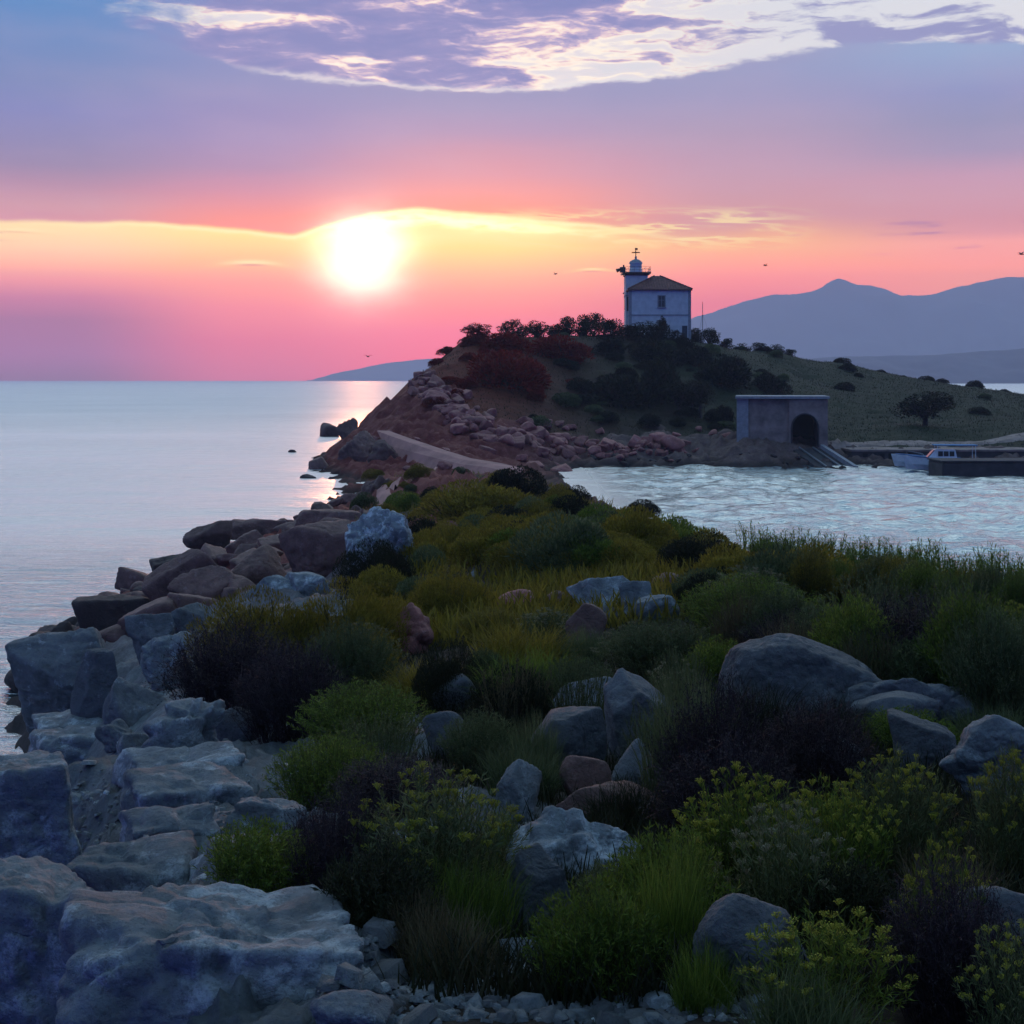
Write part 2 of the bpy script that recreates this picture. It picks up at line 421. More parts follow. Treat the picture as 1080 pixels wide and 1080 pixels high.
def leaf_mat(name, a, b_, c=None, trans=0.25, nscale=3.0, rough=0.6):
    m, nt, b = newmat(name)
    i = island(nt); n = noise(nt, objco(nt), nscale, 3, 0.5); r = oinfo(nt)
    f = (i * 0.55 + (n - 0.5) * 1.1 + 0.2 + (r - 0.5) * 0.3).clamp()
    stops = [(0.0, a + (1,)), (0.65, b_ + (1,))]
    if c: stops.append((1.0, c + (1,)))
    col = ramp(nt, f, stops)
    put(nt, b.inputs['Base Color'], col); b.inputs['Roughness'].default_value = rough
    b.inputs['Specular IOR Level'].default_value = 0.12
    t = nt.nodes.new('ShaderNodeBsdfTranslucent'); nt.links.new(col.s, t.inputs[0])
    mx = nt.nodes.new('ShaderNodeMixShader'); mx.inputs[0].default_value = trans
    nt.links.new(b.outputs[0], mx.inputs[1]); nt.links.new(t.outputs[0], mx.inputs[2])
    nt.links.new(mx.outputs[0], nt.nodes['Material Output'].inputs[0])
    return m
M['leaf_green'] = leaf_mat('green_leaves', (0.040, 0.070, 0.014), (0.15, 0.21, 0.030), (0.31, 0.33, 0.06), 0.38)
M['leaf_yellow'] = leaf_mat('yellow_green_leaves', (0.070, 0.062, 0.012), (0.24, 0.195, 0.026), (0.38, 0.30, 0.045), 0.38)
M['leaf_grey'] = leaf_mat('grey_green_leaves', (0.040, 0.060, 0.026), (0.12, 0.15, 0.062), (0.26, 0.27, 0.12), 0.35)
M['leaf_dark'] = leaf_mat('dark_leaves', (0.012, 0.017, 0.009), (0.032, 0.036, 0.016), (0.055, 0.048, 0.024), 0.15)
M['leaf_flare_red'] = leaf_mat('flare_reddened_leaves', (0.10, 0.010, 0.006), (0.24, 0.022, 0.012), (0.32, 0.04, 0.02), 0.25)  # red lens-flare glow over the hill put into the leaf colour
M['twig_purple'] = leaf_mat('purple_brown_twigs', (0.016, 0.012, 0.015), (0.042, 0.030, 0.034), (0.085, 0.062, 0.066), 0.1)
M['stem'] = leaf_mat('green_stems', (0.035, 0.045, 0.016), (0.09, 0.09, 0.035), (0.15, 0.13, 0.06), 0.1)
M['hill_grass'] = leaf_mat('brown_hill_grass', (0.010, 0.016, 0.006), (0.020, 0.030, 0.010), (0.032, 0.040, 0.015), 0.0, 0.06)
M['dry'] = leaf_mat('dry_grass_blades', (0.06, 0.05, 0.028), (0.13, 0.105, 0.05), (0.2, 0.17, 0.09), 0.2)
M['flower'] = leaf_mat('yellow_flower_heads', (0.18, 0.19, 0.026), (0.40, 0.39, 0.05), (0.56, 0.52, 0.10), 0.25)
M['flower_pale'] = leaf_mat('pale_dry_flower_heads', (0.16, 0.15, 0.08), (0.27, 0.25, 0.14), (0.4, 0.38, 0.24), 0.2)
M['bark'] = plain('bark', (0.06, 0.045, 0.035), 0.9, 0.3, 8)
# ------------------------------------------------------------------ the lie of the land
def W(px, py, Y):
    """the point seen at photo pixel (px, py) when it stands Y metres ahead"""
    return ((px - 540) * Y / F, Y, CAMZ - (py - HORIZON) * Y / F)
ctrl = []
def cp(*pts):
    for p in pts: ctrl.append(W(*p))
def cz(*pts):                       # (px, Y, z)
    for px, Y, z in pts: ctrl.append(((px - 540) * Y / F, Y, z))
def cx(*pts):                       # world x, y, z
    ctrl.extend(pts)
# near ground, rock pavement and spit
cx((0, 0.5, 7.4), (1.0, 0.5, 7.4), (-1, 0.5, 7.3), (3, .6, 7.5), (0, 1.2, 7.35), (1.5, 1.2, 7.4), (4, 1.5, 7.5), (-1.5, 1.2, 7.2), (-2.4, 1.5, 6.4), (-3.4, 1.5, 4.5), (-5, 1.5, 1.5), (-8, 2, -1), (-14, 5, -2), (-12, 15, -2.5),
   (8, 2, 6.8), (14, 3, 5), (20, 6, 2.5), (26, 8, -1), (34, 10, -2.5), (6, 6, 6.8), (9, 10, 6.2), (12, 14, 5.4), (15, 8, 4.5), (19, 16, 2.5), (24, 20, -0.6), (30, 24, -2.5))
cp((400, 1062, 4.2), (560, 1045, 4.6), (700, 1072, 4.2), (900, 1090, 4.0), (1080, 1090, 4.0), (250, 1075, 4.3), (120, 1070, 4.9),
   (300, 962, 5.9), (200, 905, 7.5), (120, 905, 7.6), (60, 930, 7.2), (250, 850, 9.5), (160, 832, 10.6), (330, 872, 8.6), (300, 802, 12.5), (60, 812, 12),
   (150, 785, 16), (210, 803, 14), (110, 775, 22), (62, 780, 24.5),
   (450, 940, 6.3), (480, 900, 7.2), (560, 850, 9), (650, 860, 8.6), (700, 920, 6.6), (850, 955, 6), (800, 862, 8), (1000, 850, 8), (1080, 835, 8.5),
   (600, 800, 11), (480, 800, 11), (400, 822, 10.5), (500, 722, 16), (600, 702, 18), (700, 705, 16), (850, 765, 11.5), (1000, 775, 11), (1080, 765, 11),
   (400, 702, 19), (300, 725, 20), (210, 742, 20), (560, 652, 24), (650, 655, 22), (750, 655, 20), (900, 685, 15), (1080, 682, 14),
   (1080, 636, 22), (900, 625, 22.5), (800, 606, 26), (700, 562, 42), (640, 528, 62), (600, 515, 80), (560, 508, 95), (520, 503, 105))
cz((-60, 7, 3.5), (-100, 10, 2.0), (-40, 14, 1.2), (-120, 20, -1.2), (-60, 30, -1.0), (0, 31, -0.6), (25, 33, -0.4), (-10, 27, -0.5), (10, 24, 0.3), (-80, 40, -1.5))
cz((900, 36, 2.0), (900, 46, -0.8), (900, 60, -2), (1080, 34, 2.0), (1080, 44, -0.8), (1300, 30, 1.5), (1300, 40, -1), (800, 45, 2.4), (800, 58, -0.8),
   (700, 60, 1.5), (700, 74, -0.8), (640, 86, 0.6), (640, 100, -0.9), (600, 112, -0.6), (700, 100, -2), (800, 90, -2.5), (1100, 70, -3), (1100, 110, -3), (800, 125, -2.2), (660, 122, -1.6))
cp((480, 562, 55), (450, 602, 38), (430, 652, 28), (330, 655, 30), (300, 622, 40), (400, 562, 60), (300, 602, 52), (220, 634, 48), (130, 672, 42), (85, 722, 34))
cz((380, 95, 0.0), (300, 83, 0.0), (200, 66, 0.0), (130, 55, 0.0), (60, 47, 0.0), (10, 39, -.4), (300, 100, -1.8), (200, 80, -1.8), (100, 65, -1.8), (0, 50, -1.8), (-100, 60, -3), (100, 110, -3), (320, 125, -2.0))
cp((440, 495, 110), (480, 503, 112), (412, 489, 131), (438, 497, 125), (488, 506, 116), (462, 502, 121), (400, 512, 108), (405, 462, 146), (450, 482, 137), (500, 494, 124))
cz((374, 110, 0.0), (366, 128, 0.0), (350, 141, 0.0), (320, 150, -2.0))
# the lighthouse hill
cp((356, 478, 150), (378, 462, 156), (402, 428, 166), (440, 394, 178), (485, 358, 188), (530, 353, 197), (600, 352, 205), (690, 352, 213), (740, 361, 218), (830, 373, 228),
   (880, 381, 240), (940, 395, 252), (1010, 408, 262), (1080, 419, 270), (1200, 438, 280), (1500, 455, 280))
cz((440, 230, 2), (400, 230, -1), (370, 190, -0.5), (340, 175, -2), (500, 250, 5), (530, 262, 8), (690, 282, 8), (880, 305, 5), (1080, 335, 2), (690, 215, 15.9), (690, 224, 15.9), (640, 226, 15.4), (740, 226, 14.6))
cz(*[(px, 420, -2.5) for px in (300, 500, 700, 900, 1100, 1400)])
cz((250, 220, -3), (200, 160, -3), (330, 300, -3))
cp((480, 402, 170), (450, 422, 160), (520, 432, 155), (600, 402, 180), (700, 402, 185), (800, 402, 190), (600, 442, 162), (700, 442, 165), (520, 452, 146), (620, 470, 152), (720, 468, 155),
   (790, 463, 152.2), (778, 474, 150.4), (830, 470, 150.8), (812, 478, 149.6), (836, 487, 148.6), (800, 458, 163), (900, 442, 178), (1000, 442, 178), (1080, 430, 190), (1000, 420, 200), (900, 410, 210), (850, 400, 215), (880, 458, 162), (950, 462, 158), (1080, 462, 158), (1250, 455, 165))
cp((560, 490, 135), (520, 486, 136), (480, 470, 140))
cz((600, 147, -0.2), (680, 147.5, -0.1), (760, 148.5, 0.1), (870, 149, 0.2), (1000, 150, 0.4), (1100, 150, 0.4), (1300, 150, 0.4), (590, 138, -1.2), (680, 137, -1.6), (800, 138, -1.8), (1000, 138, -1.8), (1300, 138, -1.8), (580, 128, 0.2), (1500, 100, -3), (1800, 300, -2))
ctrl = np.array(ctrl)
def _key(X, Y):
    Y = np.maximum(np.asarray(Y, float), 0.6)
    return np.stack([np.clip(np.asarray(X, float) * F / Y / 300.0, -14, 14), np.log(Y) * 2.2], 1)
_K = _key(ctrl[:, 0], ctrl[:, 1])
_r = np.sqrt(((_K[:, None] - _K[None]) ** 2).sum(-1))
_A = np.block([[_r + np.eye(len(_K)) * -0.02, np.c_[np.ones(len(_K)), _K]], [np.c_[np.ones(len(_K)), _K].T, np.zeros((3, 3))]])
_w = np.linalg.solve(_A, np.r_[ctrl[:, 2], 0, 0, 0])
def base_h(X, Y):
    X = np.atleast_1d(np.asarray(X, float)); Y = np.atleast_1d(np.asarray(Y, float)); out = np.empty(len(X))
    for s in range(0, len(X), 40000):
        k = _key(X[s:s + 40000], Y[s:s + 40000])
        r = np.sqrt(((k[:, None] - _K[None]) ** 2).sum(-1))
        out[s:s + 40000] = r @ _w[:-3] + _w[-3] + k @ _w[-2:]
    return np.maximum(out, -3.2)
ROCKY = [  # px, py, Y, radius in m : bare rock on the sheet
    (60, 1000, 6.0, 1.6), (220, 1010, 5.2, 1.1), (120, 905, 7.6, 1.9), (210, 850, 9.6, 1.5), (280, 900, 7.6, 1.0), (260, 860, 9.0, 1.5), (270, 820, 11, 1.5), (160, 860, 9.0, 1.5), (230, 960, 6.2, 1.1), (160, 800, 13, 2.6), (80, 790, 19, 4), (200, 780, 17, 1.6),
    (40, 760, 28, 6), (130, 700, 36, 6), (220, 640, 46, 8), (320, 590, 56, 8), (400, 560, 50, 3.2), (380, 520, 95, 9), (375, 480, 140, 14), (400, 450, 155, 10), (430, 425, 160, 7),
    (470, 445, 148, 5), (520, 465, 142, 6), (560, 478, 143, 7), (620, 483, 147, 7), (680, 483, 148, 6), (740, 478, 151, 7), (800, 478, 152, 7), (850, 482, 151, 6)]
def rock_mask(X, Y, Z):
    m = np.zeros(len(X))
    for px, py, y0, rad in ROCKY:
        x0 = (px - 540) * y0 / F
        m = np.maximum(m, np.exp(-(((X - x0) ** 2 + ((Y - y0) * np.where(y0 < 15, 0.8, 0.9)) ** 2) / rad ** 2) ** 1.5))
    m = np.maximum(m, np.clip((1.6 - Z) / 1.0, 0, 1))
    n = fbm(np.stack([X, Y], 1) * np.where(Y < 40, 1.1, 0.25)[:, None], 4, 5)
    return np.clip((m - 0.42 + 0.28 * n) * 3.2 + 0.5, 0, 1)
def height(X, Y):
    X = np.atleast_1d(np.asarray(X, float)); Y = np.atleast_1d(np.asarray(Y, float))
    Z = base_h(X, Y)
    m = rock_mask(X, Y, Z)
    p = np.stack([X, Y], 1)
    near = np.clip((34 - Y) / 22, 0, 1); far = 1 - near
    d = near * (0.035 * fbm(p * 1.7, 4, 11)) + far * (0.22 * fbm(p * 0.12, 4, 12) + 0.12 * fbm(p * 0.7, 3, 13))
    # warped ledges and ribs on the bare rock
    wq = p + 0.35 * np.stack([fbm(p * 0.9, 3, 21), fbm(p * 0.9, 3, 22)], 1)
    rib = ridged(wq * np.array([1.5, 2.6]), 4, 23, 0.55)
    fine = ridged(wq * np.array([6.0, 9.0]), 3, 24, 0.55)
    d += m * near * (0.075 * rib + 0.026 * fine)
    blk = ridged(p * 0.42, 5, 25, 0.62)
    d += m * far * 0.52 * blk * np.clip((Y - 20) / 60, 0.5, 1)
    return Z + d, m
PXS = np.concatenate([np.geomspace(3600, 60, 60)[:-1] * -1 - 0, np.arange(-60, 1141, 4.0), 1080 + np.geomspace(62, 3600, 60)])
YS = np.concatenate([np.geomspace(1.1, 40, 330)[:-1], np.geomspace(40, 125, 120)[:-1], np.linspace(125, 285, 330)[:-1], np.geomspace(285, 420, 30)])
def build_ground():
    gy, gp = np.meshgrid(YS, PXS, indexing='ij')
    X = ((gp - 540) * gy / F).ravel(); Y = gy.ravel()
    Z, m = height(X, Y)
    nr, nc = gy.shape
    i = (np.arange(nr - 1)[:, None] * nc + np.arange(nc - 1)[None]).ravel()
    faces = np.stack([i, i + 1, i + nc + 1, i + nc], 1)
    keep = Z[faces].max(1) > -2.2
    me = mesh_from('ground', np.stack([X, Y, Z], 1), faces[keep], M['ground'], True)
    at = me.attributes.new('rock', 'FLOAT', 'POINT'); at.data.foreach_set('value', m.astype(np.float32))
    o = link('ground', me); tag(o, None, None, kind='structure')
    o['label'] = 'rocky soil of the spit and the lighthouse hill'
    return o
def ground_mat():
    m, nt, b = newmat('ground_soil_and_rock')
    at = nt.nodes.new('ShaderNodeAttribute'); at.attribute_name = 'rock'; rk = S(nt, at.outputs['Fac'])
    p = worldco(nt)
    sp = nt.nodes.new('ShaderNodeSeparateXYZ'); nt.links.new(p.s, sp.inputs[0]); y = S(nt, sp.outputs[1]); z = S(nt, sp.outputs[2]); x = S(nt, sp.outputs[0])
    n1 = noise(nt, p, 1.1, 6, 0.62); n2 = noise(nt, p, 9.0, 8, 0.74); n3 = noise(nt, p, 45, 6, 0.75); nb = noise(nt, p, 0.11, 5, 0.6)
    soil = ramp(nt, n2, [(0.3, (0.022, 0.018, 0.014, 1)), (0.55, (0.055, 0.044, 0.034, 1)), (0.75, (0.10, 0.085, 0.065, 1))])
    turf = ramp(nt, (nb * 0.6 + n1 * 0.4), [(0.32, (0.018, 0.011, 0.007, 1)), (0.48, (0.032, 0.021, 0.012, 1)), (0.58, (0.026, 0.026, 0.010, 1)), (0.7, (0.045, 0.036, 0.018, 1))])
    green = x.step(10.0, 32.0) * y.step(120, 140)
    turf = mixc(nt, (green * 0.92).clamp(), turf, ramp(nt, nb * 0.5 + n2 * 0.5, [(0.3, (0.006, 0.014, 0.005, 1)), (0.7, (0.018, 0.034, 0.010, 1))]))
    red = x.step(14.0, -10.0) * y.step(120, 140)  # left side of the hill, where lens-flare glow is painted into the soil
    turf = mixc(nt, (red * 0.85).clamp(), turf, ramp(nt, n1, [(0.3, (0.10, 0.014, 0.008, 1)), (0.7, (0.22, 0.04, 0.02, 1))]))
    soil = mixc(nt, y.step(12.0, 30.0), soil, turf)
    rock = ramp(nt, n1 * 0.5 + n2 * 0.5, [(0.32, (0.06, 0.066, 0.07, 1)), (0.5, (0.15, 0.168, 0.175, 1)), (0.68, (0.30, 0.33, 0.34, 1))])
    flare_redrock = ramp(nt, n1 * 0.5 + n2 * 0.5, [(0.32, (0.06, 0.010, 0.009, 1)), (0.5, (0.17, 0.038, 0.032, 1)), (0.68, (0.32, 0.13, 0.11, 1))])  # rock colour with the red lens-flare glow painted in
    brown = ramp(nt, n1 * 0.5 + n2 * 0.5, [(0.32, (0.05, 0.030, 0.026, 1)), (0.5, (0.13, 0.085, 0.075, 1)), (0.68, (0.24, 0.17, 0.15, 1))])
    flare_redrock = mixc(nt, x.step(-4.0, 14.0), flare_redrock, brown)
    rock = mixc(nt, y.step(28.0, 60.0), rock, flare_redrock)
    lich = noise(nt, p, 3.1, 7, 0.7, 0.6)
    rock = mixc(nt, (lich.step(0.56, 0.66) * 0.5 * y.step(60.0, 30.0)).clamp(), rock, (0.22, 0.235, 0.245, 1))
    rock = mixc(nt, (n3.step(0.56, 0.7) * 0.6).clamp(), rock, (0.07, 0.065, 0.06, 1))
    wet = z.step(0.9, 0.15)
    rock = mixc(nt, (wet * 0.85).clamp(), rock, (0.028, 0.022, 0.02, 1))
    put(nt, b.inputs['Base Color'], mixc(nt, (rk + (n2 - 0.5) * 0.35).clamp().step(0.15, 0.5), soil, rock))
    put(nt, b.inputs['Roughness'], n2 * 0.3 + 0.6)
    b.inputs['Specular IOR Level'].default_value = 0.12
    bump(nt, b, n1 * 0.4 + n2 * 0.4 + n3 * 0.22, 1.0, 0.12)
    return m
M['ground'] = ground_mat()
build_ground()
_HY = np.geomspace(2.0, 300, 4000)
_cache = {}
def hit(px, py):
    """first ground point seen at a photo pixel"""
    k = round(px)
    if k not in _cache:
        X = (px - 540) * _HY / F
        z = base_h(X, _HY)
        _cache[k] = HORIZON + (CAMZ - np.maximum(z, 0)) * F / _HY
    rows = _cache[k]; i = int(np.argmax(rows <= py))
    if rows[i] > py:                      # above the skyline: the crest itself
        i = int(np.argmin(rows[:-120]))
    Y = float(_HY[i]); X = (px - 540) * Y / F
    return X, Y, float(height([X], [Y])[0][0])
def zat(X, Y): return float(height([X], [Y])[0][0])

# ------------------------------------------------------------------ sea
def water_mat():
    m, nt, b = newmat('sea_water'); p = worldco(nt)
    sp = nt.nodes.new('ShaderNodeSeparateXYZ'); nt.links.new(p.s, sp.inputs[0]); x, y = S(nt, sp.outputs[0]), S(nt, sp.outputs[1])
    b.inputs['Base Color'].default_value = (0.012, 0.036, 0.046, 1); b.inputs['IOR'].default_value = 1.33
    b.inputs['Specular IOR Level'].default_value = 0.0; b.inputs['Roughness'].default_value = 0.5
    fx = (x + 10.5) / 3.6; fy = (y - 29.0) / 7.0
    fo = (((fx * fx + fy * fy) * -1.0).exp() * 0.42 + noise(nt, vec(nt, x * 0.9, y * 0.6, 1.0), 1.0, 6, 0.7, 1.2) * 0.75).step(0.60, 0.68)
    put(nt, b.inputs['Base Color'], mixc(nt, fo, (0.012, 0.036, 0.046, 1), (0.75, 0.82, 0.85, 1)))
    big = noise(nt, vec(nt, x * 0.012, y * 0.02, 0.0), 1.0, 3, 0.5)
    cove = x.step(4.0, 12.0) * y.step(165, 150)
    sm = y.step(60, 90) * y.step(330, 210) * x.step(20, 0)        # calm slick on the open side
    gl = nt.nodes.new('ShaderNodeBsdfGlossy'); put(nt, gl.inputs['Color'], mixc(nt, cove, (0.95, 0.97, 0.97, 1), (0.80, 0.95, 1.0, 1))); gl.distribution = 'MULTI_GGX'; put(nt, gl.inputs['Roughness'], cove * -0.18 + 0.34 + y.step(180, 500) * 0.14 - y.step(90, 50) * (1.0 - cove) * 0.10)
    fr = nt.nodes.new('ShaderNodeFresnel'); fr.inputs['IOR'].default_value = 2.6
    mx = nt.nodes.new('ShaderNodeMixShader'); nt.links.new((S(nt, fr.outputs[0]) * 0.58 + 0.40 - fo * 0.35).s, mx.inputs[0])
    nt.links.new(b.outputs[0], mx.inputs[1]); nt.links.new(gl.outputs[0], mx.inputs[2]); nt.links.new(mx.outputs[0], nt.nodes['Material Output'].inputs[0])
    amp = ((big - 0.5) * 0.8 + 0.55 - cove * 0.15 - sm * 0.3).max(0.12)
    w1 = noise(nt, vec(nt, x * 0.34, y * 0.62, 0.0), 1.0, 4, 0.6, 0.8)
    w2 = noise(nt, vec(nt, x * 0.7, y * 1.9, 3.0), 1.0, 4, 0.6, 0.6)
    w3 = noise(nt, vec(nt, x * 0.05, y * 0.10, 8.0), 1.0, 2, 0.5)
    bn = nt.nodes.new('ShaderNodeBump'); bn.inputs['Strength'].default_value = 1.0; bn.inputs['Distance'].default_value = 1.0
    nt.links.new(((w1 * 0.9 + w2 * (cove * 0.12 + y.step(95, 50) * 0.5 + 0.22) + w3 * 1.5) * amp).s, bn.inputs['Height'])
    nt.links.new(bn.outputs[0], gl.inputs['Normal']); nt.links.new(bn.outputs[0], fr.inputs['Normal'])
    return m
M['water'] = water_mat()
def build_sea():
    py = np.concatenate([[401.68, 402, 402.5, 403.2, 404], np.arange(405, 445, 1.0), np.arange(445, 560, 0.55), np.arange(560, 800, 1.2), np.geomspace(800, 14000, 24)])
    Yr = CAMZ * F / (py - HORIZON)
    px = np.concatenate([540 - np.geomspace(26000, 700, 60), np.arange(-150, 1231, 4.0), 540 + np.geomspace(720, 26000, 60)])
    gy, gp = np.meshgrid(Yr, px, indexing='ij'); X = ((gp - 540) * gy / F).ravel(); Y = gy.ravel()
    cove = np.clip((X - 4) / 8, 0, 1) * np.clip((170 - Y) / 15, 0, 1)
    fade = np.clip((420 - Y) / 250, 0, 1)
    p = np.stack([X, Y], 1)
    chop = fbm(p * np.array([0.42, 0.52]) + 3, 3, 61, .55) * 0.17 + fbm(p * np.array([1.2, 1.5]), 2, 62) * 0.030
    swell = fbm(p * np.array([0.06, 0.14]), 3, 63) * 0.10
    ripple = fbm(p * np.array([0.30, 0.8]), 3, 64) * 0.085
    near = np.clip((95 - Y) / 50, 0.12, 1)
    Z = (cove * chop + (1 - cove) * (swell + ripple * near)) * fade
    nr, nc = gy.shape; i = (np.arange(nr - 1)[:, None] * nc + np.arange(nc - 1)[None]).ravel()
    o = link('sea', mesh_from('sea', np.stack([X, Y, Z], 1), np.stack([i, i + nc, i + nc + 1, i + 1], 1), M['water'], True)); tag(o, 'evening sea around the spit, rippled in the cove', None, kind='structure')
build_sea()

# ------------------------------------------------------------------ far land
M['far_land'] = plain('far_wooded_slopes', (0.05, 0.055, 0.075), 0.95, 0.25, 0.004, 0, 0.0)
def range_of_hills(name, label, crest, Y, depth, seed, rough, foot=0.0):
    """a ridge with real depth: crest given as (photo px, photo row) at distance Y"""
    cxp = np.array([c[0] for c in crest], float); cyp = np.array([c[1] for c in crest], float)
    px = np.arange(cxp[0], cxp[-1] + 1, 3.0); top = np.interp(px, cxp, cyp)
    Xc = (px - 540) * Y / F; Zc = CAMZ - (top - HORIZON) * Y / F
    rows = np.linspace(-1, 1, 41); vs = []
    for t in rows:
        yy = Y + t * depth
        prof = (1 - abs(t)) ** 0.85
        n = fbm(np.stack([Xc / (depth * 0.35), np.full_like(Xc, yy / (depth * 0.35))], 1), 5, seed)
        z = Zc * prof + n * rough * Zc.max() * (prof * (1 - prof)) * 1.6 + fbm(np.stack([Xc / 60, np.full_like(Xc, yy / 60)], 1), 3, seed + 3) * rough * 14 * prof * np.clip(Zc / 60, 0, 1) * (0.25 if abs(t) < .06 else 1)
        z = np.minimum(z, Zc) if abs(t) > 0.02 else Zc + fbm(np.stack([Xc / 40, Xc * 0], 1), 3, seed + 5) * rough * 8 * np.clip(Zc / 100, 0, 1)
        vs.append(np.stack([Xc, np.full_like(Xc, yy), z - 2.0 + foot], 1))
    vs = np.concatenate(vs); nc = len(px)
    i = (np.arange(40)[:, None] * nc + np.arange(nc - 1)[None]).ravel()
    o = link(name, mesh_from(name, vs, np.stack([i, i + 1, i + nc + 1, i + nc], 1), M['far_land'], True))
    tag(o, label, None, kind='structure'); return o
range_of_hills('mountain_range', 'hazy blue mountain range with one pointed peak across the water',
    [(520, 402), (600, 385), (680, 358), (735, 333), (752, 329), (770, 322), (790, 316), (812, 311), (838, 310), (858, 306), (868, 302), (876, 296), (884, 293), (893, 296), (903, 300), (920, 301), (938, 306), (950, 311), (966, 311), (984, 310), (1002, 304), (1030, 298), (1060, 292), (1090, 292), (1150, 300), (1250, 296), (1400, 330), (1600, 380), (1750, 401)], 6800, 1000, 31, 0.30)
range_of_hills('low_headland', 'low blue headland below the mountains', [(820, 400.5), (850, 378), (880, 375), (930, 374.5), (990, 373), (1040, 369), (1090, 366), (1200, 360), (1400, 365), (1600, 401)], 3200, 250, 41, 0.2)
range_of_hills('far_headland', 'low hazy headland on the horizon left of the hill', [(328, 401.5), (350, 394), (380, 388), (410, 382), (440, 379), (470, 377), (520, 378), (600, 390), (660, 401)], 7700, 260, 51, 0.2)

# ------------------------------------------------------------------ evening air
def build_haze():
    mb = MB().box(-8600, 8600, -600, 8150, -5, 620)
    m = bpy.data.materials.new('evening_haze'); m.use_nodes = True
    nt = m.node_tree; nt.nodes.clear()
    o = nt.nodes.new('ShaderNodeOutputMaterial'); v = nt.nodes.new('ShaderNodeVolumePrincipled')
    v.inputs['Color'].default_value = HAZE_COL; v.inputs['Density'].default_value = HAZE_D; v.inputs['Anisotropy'].default_value = HAZE_G
    nt.links.new(v.outputs[0], o.inputs['Volume'])
    m.cycles.homogeneous_volume = True
    h = mb.build('haze', m); tag(h, 'thin evening haze', None, kind='stuff')
build_haze()
# ------------------------------------------------------------------ lighthouse on the hill
M['limewash'] = plain('limewashed_wall', (0.62, 0.63, 0.63), 0.85, 0.10, 1.2)
M['trim'] = plain('grey_stone_trim', (0.30, 0.30, 0.31), 0.8, 0.15, 3)
M['rooftile'] = plain('clay_roof_tiles', (0.19, 0.075, 0.06), 0.8, 0.3, 2.5)
M['iron'] = plain('dark_rusty_iron', (0.07, 0.035, 0.03), 0.6, 0.3, 5)
M['shutter'] = plain('dark_window_shutter', (0.05, 0.055, 0.06), 0.5, 0.2, 4)
M['glass'] = plain('lantern_glass', (0.45, 0.50, 0.55), 0.08, 0.05, 2, 0, 0.0)
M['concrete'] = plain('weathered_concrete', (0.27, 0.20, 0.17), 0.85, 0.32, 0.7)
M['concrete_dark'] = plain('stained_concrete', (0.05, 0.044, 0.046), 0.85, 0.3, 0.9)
M['concrete_pale'] = plain('pale_concrete', (0.42, 0.20, 0.17), 0.85, 0.2, 0.5)
M['black'] = plain('black_lining', (0.012, 0.011, 0.012), 0.9, 0.2, 2)  # near-black, on the tunnel's back wall and the quay openings
M['boat_white'] = plain('white_boat_paint', (0.72, 0.74, 0.76), 0.35, 0.08, 3)
M['boat_blue'] = plain('blue_boat_paint', (0.05, 0.14, 0.30), 0.4, 0.12, 3)
M['canvas_blue'] = plain('blue_awning_canvas', (0.06, 0.22, 0.42), 0.8, 0.15, 4)
M['dark_glass'] = plain('dark_boat_glass', (0.015, 0.018, 0.022), 0.1, 0.1, 2, 0, 0)
M['steel'] = plain('galvanised_steel', (0.30, 0.31, 0.32), 0.45, 0.15, 6, 0.6)
M['feather'] = plain('grey_feathers', (0.10, 0.09, 0.09), 0.8, 0.2, 8)

